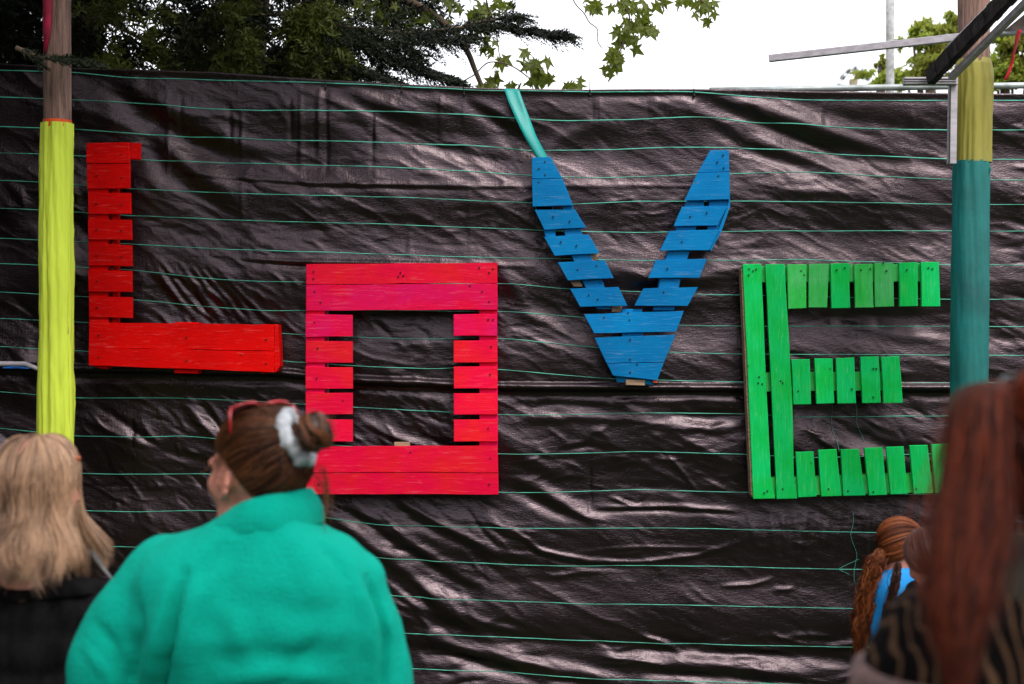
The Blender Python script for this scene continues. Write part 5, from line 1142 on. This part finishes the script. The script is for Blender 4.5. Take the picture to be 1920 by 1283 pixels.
def round_hair(root, hc, Rm, s, N, mat, seed, target, hl, rad=.0012, up=1.0):
    g = np.random.default_rng(seed); Rd = np.array([.085, .106, .096])*s; Cn = np.array([0, -.012, .030])*s; st = []
    for k in range(N):
        a = g.uniform(0, 6.28); fr = math.cos(a); z_ = np.interp(fr, [-1, -.5, 0, .4, .8, 1], hl)+g.normal(0, .04)+g.uniform(0, .6)*(g.random() < .45); z_ = min(z_, .96); r_ = math.sqrt(1-z_*z_); st.append((math.sin(a)*r_, math.cos(a)*r_, z_))
    st = np.array(st); bd = np.array(target, float); bd /= np.linalg.norm(bd); S = 12; om = np.arccos(np.clip(st@bd, -.999, .999))[:, None]; tt_ = np.linspace(0, 1, S)[None, :]
    fly = (g.random(N) < .05)[:, None]*g.uniform(.02, .12, (N, 1))*np.sin(tt_*math.pi)
    L_ = ((np.sin((1-tt_)*om)/np.sin(om))[..., None]*st[:, None]+(np.sin(tt_*om)/np.sin(om))[..., None]*bd)*Rd*(1+g.normal(0, .012, (N, 1, 1))+fly[..., None])+Cn
    cl = fbm(st[:, 0]*4+9, st[:, 2]*4+st[:, 1]*3, seed, 3)
    strands('hair', head_world(L_, Rm, hc), rad, mat, root, np.clip(.5+(cl-.5)*1.6+g.normal(0, .15, N), 0, 1))
    hb = cap_mesh('hair_base', Vector(hc)+Rm @ Vector(tuple(Cn)), Rd*.97, Rm, mat, root, lambda d: d.z > np.interp(d.y/(math.hypot(d.x, d.y)+1e-6), [-1, -.5, 0, .4, .8, 1], hl)+.03)
HL = [-.74, -.6, -.1, .2, .62, .72]
round_hair(Dg, hcD, Rm, .80, 1500, M['hairD'], 3, (-.7, -.6, -.35), HL)
# ---- second child in front of her
pF = W(1736, 1046, 4.35); hcF = tuple(pF)
Fg = empty('person', Vector((pF.x, 4.35, G-.06)), 'child with plain chestnut hair beside the blue t-shirt, half hidden by the auburn hair', 'person')
T, Rm, hip, H = person_body(Fg, hcF, R(10), .70, G-.06, M['skin'], .8); eyes(Fg, T, .74); legs_clothes(Fg, hcF, .74, G-.06, M['jeans'], 1)
mb = MB()
for (c_, y_, hw, dp, zr) in [(1728, 1105, 30, .05, .03), (1728, 1130, 50, .07, .04), (1728, 1170, 54, .08, .06), (1728, 1230, 54, .09, .08)]: mb.ell(W(c_, y_, 4.35), (hw*ppm(4.35), dp, zr), None, 24, 12)
for sx in (-1, 1):
    wF = .155*.70*.8; shF = Vector((pF.x+sx*wF, 4.336, pF.z-.20*.70-.077)); elF = shF+Vector((sx*.028*.7, -.01, -.196)); wrF = elF+Vector((-sx*.007, .056, -.168))
    mb.cap(shF, elF, .050, .042, 14); mb.cap(elF, wrF, .040, .030, 14)
garment('dark_top', mb, M['blacktop'], Fg, .008, 4)
round_hair(Fg, hcF, Rm, .76, 1300, M['hairF'], 6, (0, -.5, -.85), HL)

# ---- close person at the right with long auburn ponytail
DC = 1.6; kc = ppm(DC); pC = W(2050, 893, DC); hcC = tuple(pC); yawC = R(-82)
Cp = empty('person', Vector((pC.x, DC, G)), 'out of focus person with a long auburn ponytail and striped coat, right edge', 'person')
T, Rm, hip, H = person_body(Cp, hcC, yawC, 1.0, G, M['skin']); eyes(Cp, T, 1); legs_clothes(Cp, hcC, 1, G, M['jeans'], 1.1)
round_hair(Cp, hcC, Rm, 1.02, 4200, M['hairC'], 9, (.1, -.85, .5), [-.74, -.6, -.1, .2, .62, .72])
ribbon_hair('ponytail', [(1890, 722), (1862, 718), (1842, 745), (1834, 800), (1830, 870), (1820, 950), (1812, 1030), (1806, 1100), (1800, 1170), (1798, 1240), (1800, 1290)], [22, 46, 70, 86, 96, 108, 120, 108, 84, 58, 32], Cp, M['hairC'], DC, 5200, 17, 5.5, 13, .00065, .035, [-.02, -.03, -.05, -.07, -.09, -.12, -.16, -.19, -.22, -.24, -.26], S=34)
ribbon_hair('ponytail', [(1892, 730), (1888, 790), (1880, 860), (1872, 930), (1868, 1000), (1872, 1050)], [18, 30, 40, 50, 50, 30], Cp, M['hairC'], DC, 1100, 23, 5.0, 11, .00065, .03, -.02)
mb = MB()
ring = [W(1889+13*math.cos(a), 724+14*math.sin(a), DC-.02+.012*math.cos(a)) for a in np.linspace(0, 6.28, 25)]; mb.tube(ring, .0045, 8, False); mb.build('hair_tie', M['cable'], Cp, True)
mb = MB()
for (c_, y_, hw, dp, zr) in [(1985, 1075, 150, .10, .05), (1960, 1130, 225, .12, .06), (1940, 1190, 285, .14, .08), (1935, 1260, 315, .15, .09), (1935, 1400, 325, .16, .12), (1935, 1560, 325, .16, .12), (1935, 1720, 320, .16, .12), (1935, 1880, 325, .17, .12)]: mb.ell(W(c_, y_, DC), (hw*kc, dp, zr), None, 28, 14)
for sx in (-1, 1):
    q = [W(1945+sx*225, 1235, DC), W(1945+sx*270, 1340, DC), W(1945+sx*285, 1600, DC+.03), W(1945+sx*250, 1850, DC+.15)]
    for i in range(3): mb.cap(q[i], q[i+1], (85, 85, 72, 60)[i]*kc, (85, 85, 72, 60)[i+1]*kc, 16)
garment('striped_coat', mb, M['zebra'], Cp, .010, 8, .012, .1)
hem(Cp, 'fur_collar', M['fur'], 2010, 1130, 985, 205, 128, .125, .10, DC, (.0, .03), 2, .03, k_=kc)
def lower_coat(name, mat, y0, y1, grow):
    mb = MB(); ys_ = [y0, (y0+y1)/2, y1]
    mb.loft([(W(1935, y, DC), (np.interp(y, [1260, 1400], [318, 328])+grow)*kc, .160+grow*kc) for y in ys_])
    for sx in (-1, 1): mb.cap(W(1945+sx*262, y0+80, DC+.0), W(1945+sx*285, y1-90, DC+.02), (84+grow)*kc, (76+grow)*kc, 16)
    return garment(name, mb, mat, Cp, .010, 5)
lower_coat('coat_panel', M['panel'], 1250, 1620, 14)

# give every hair base its tone, and finish
for o in bpy.data.objects:
    if o.type == 'MESH' and o.name.startswith('bun_core'):
        o.data.attributes['tone'].data.foreach_set('value', np.full(len(o.data.vertices), .1, dtype=np.float32))
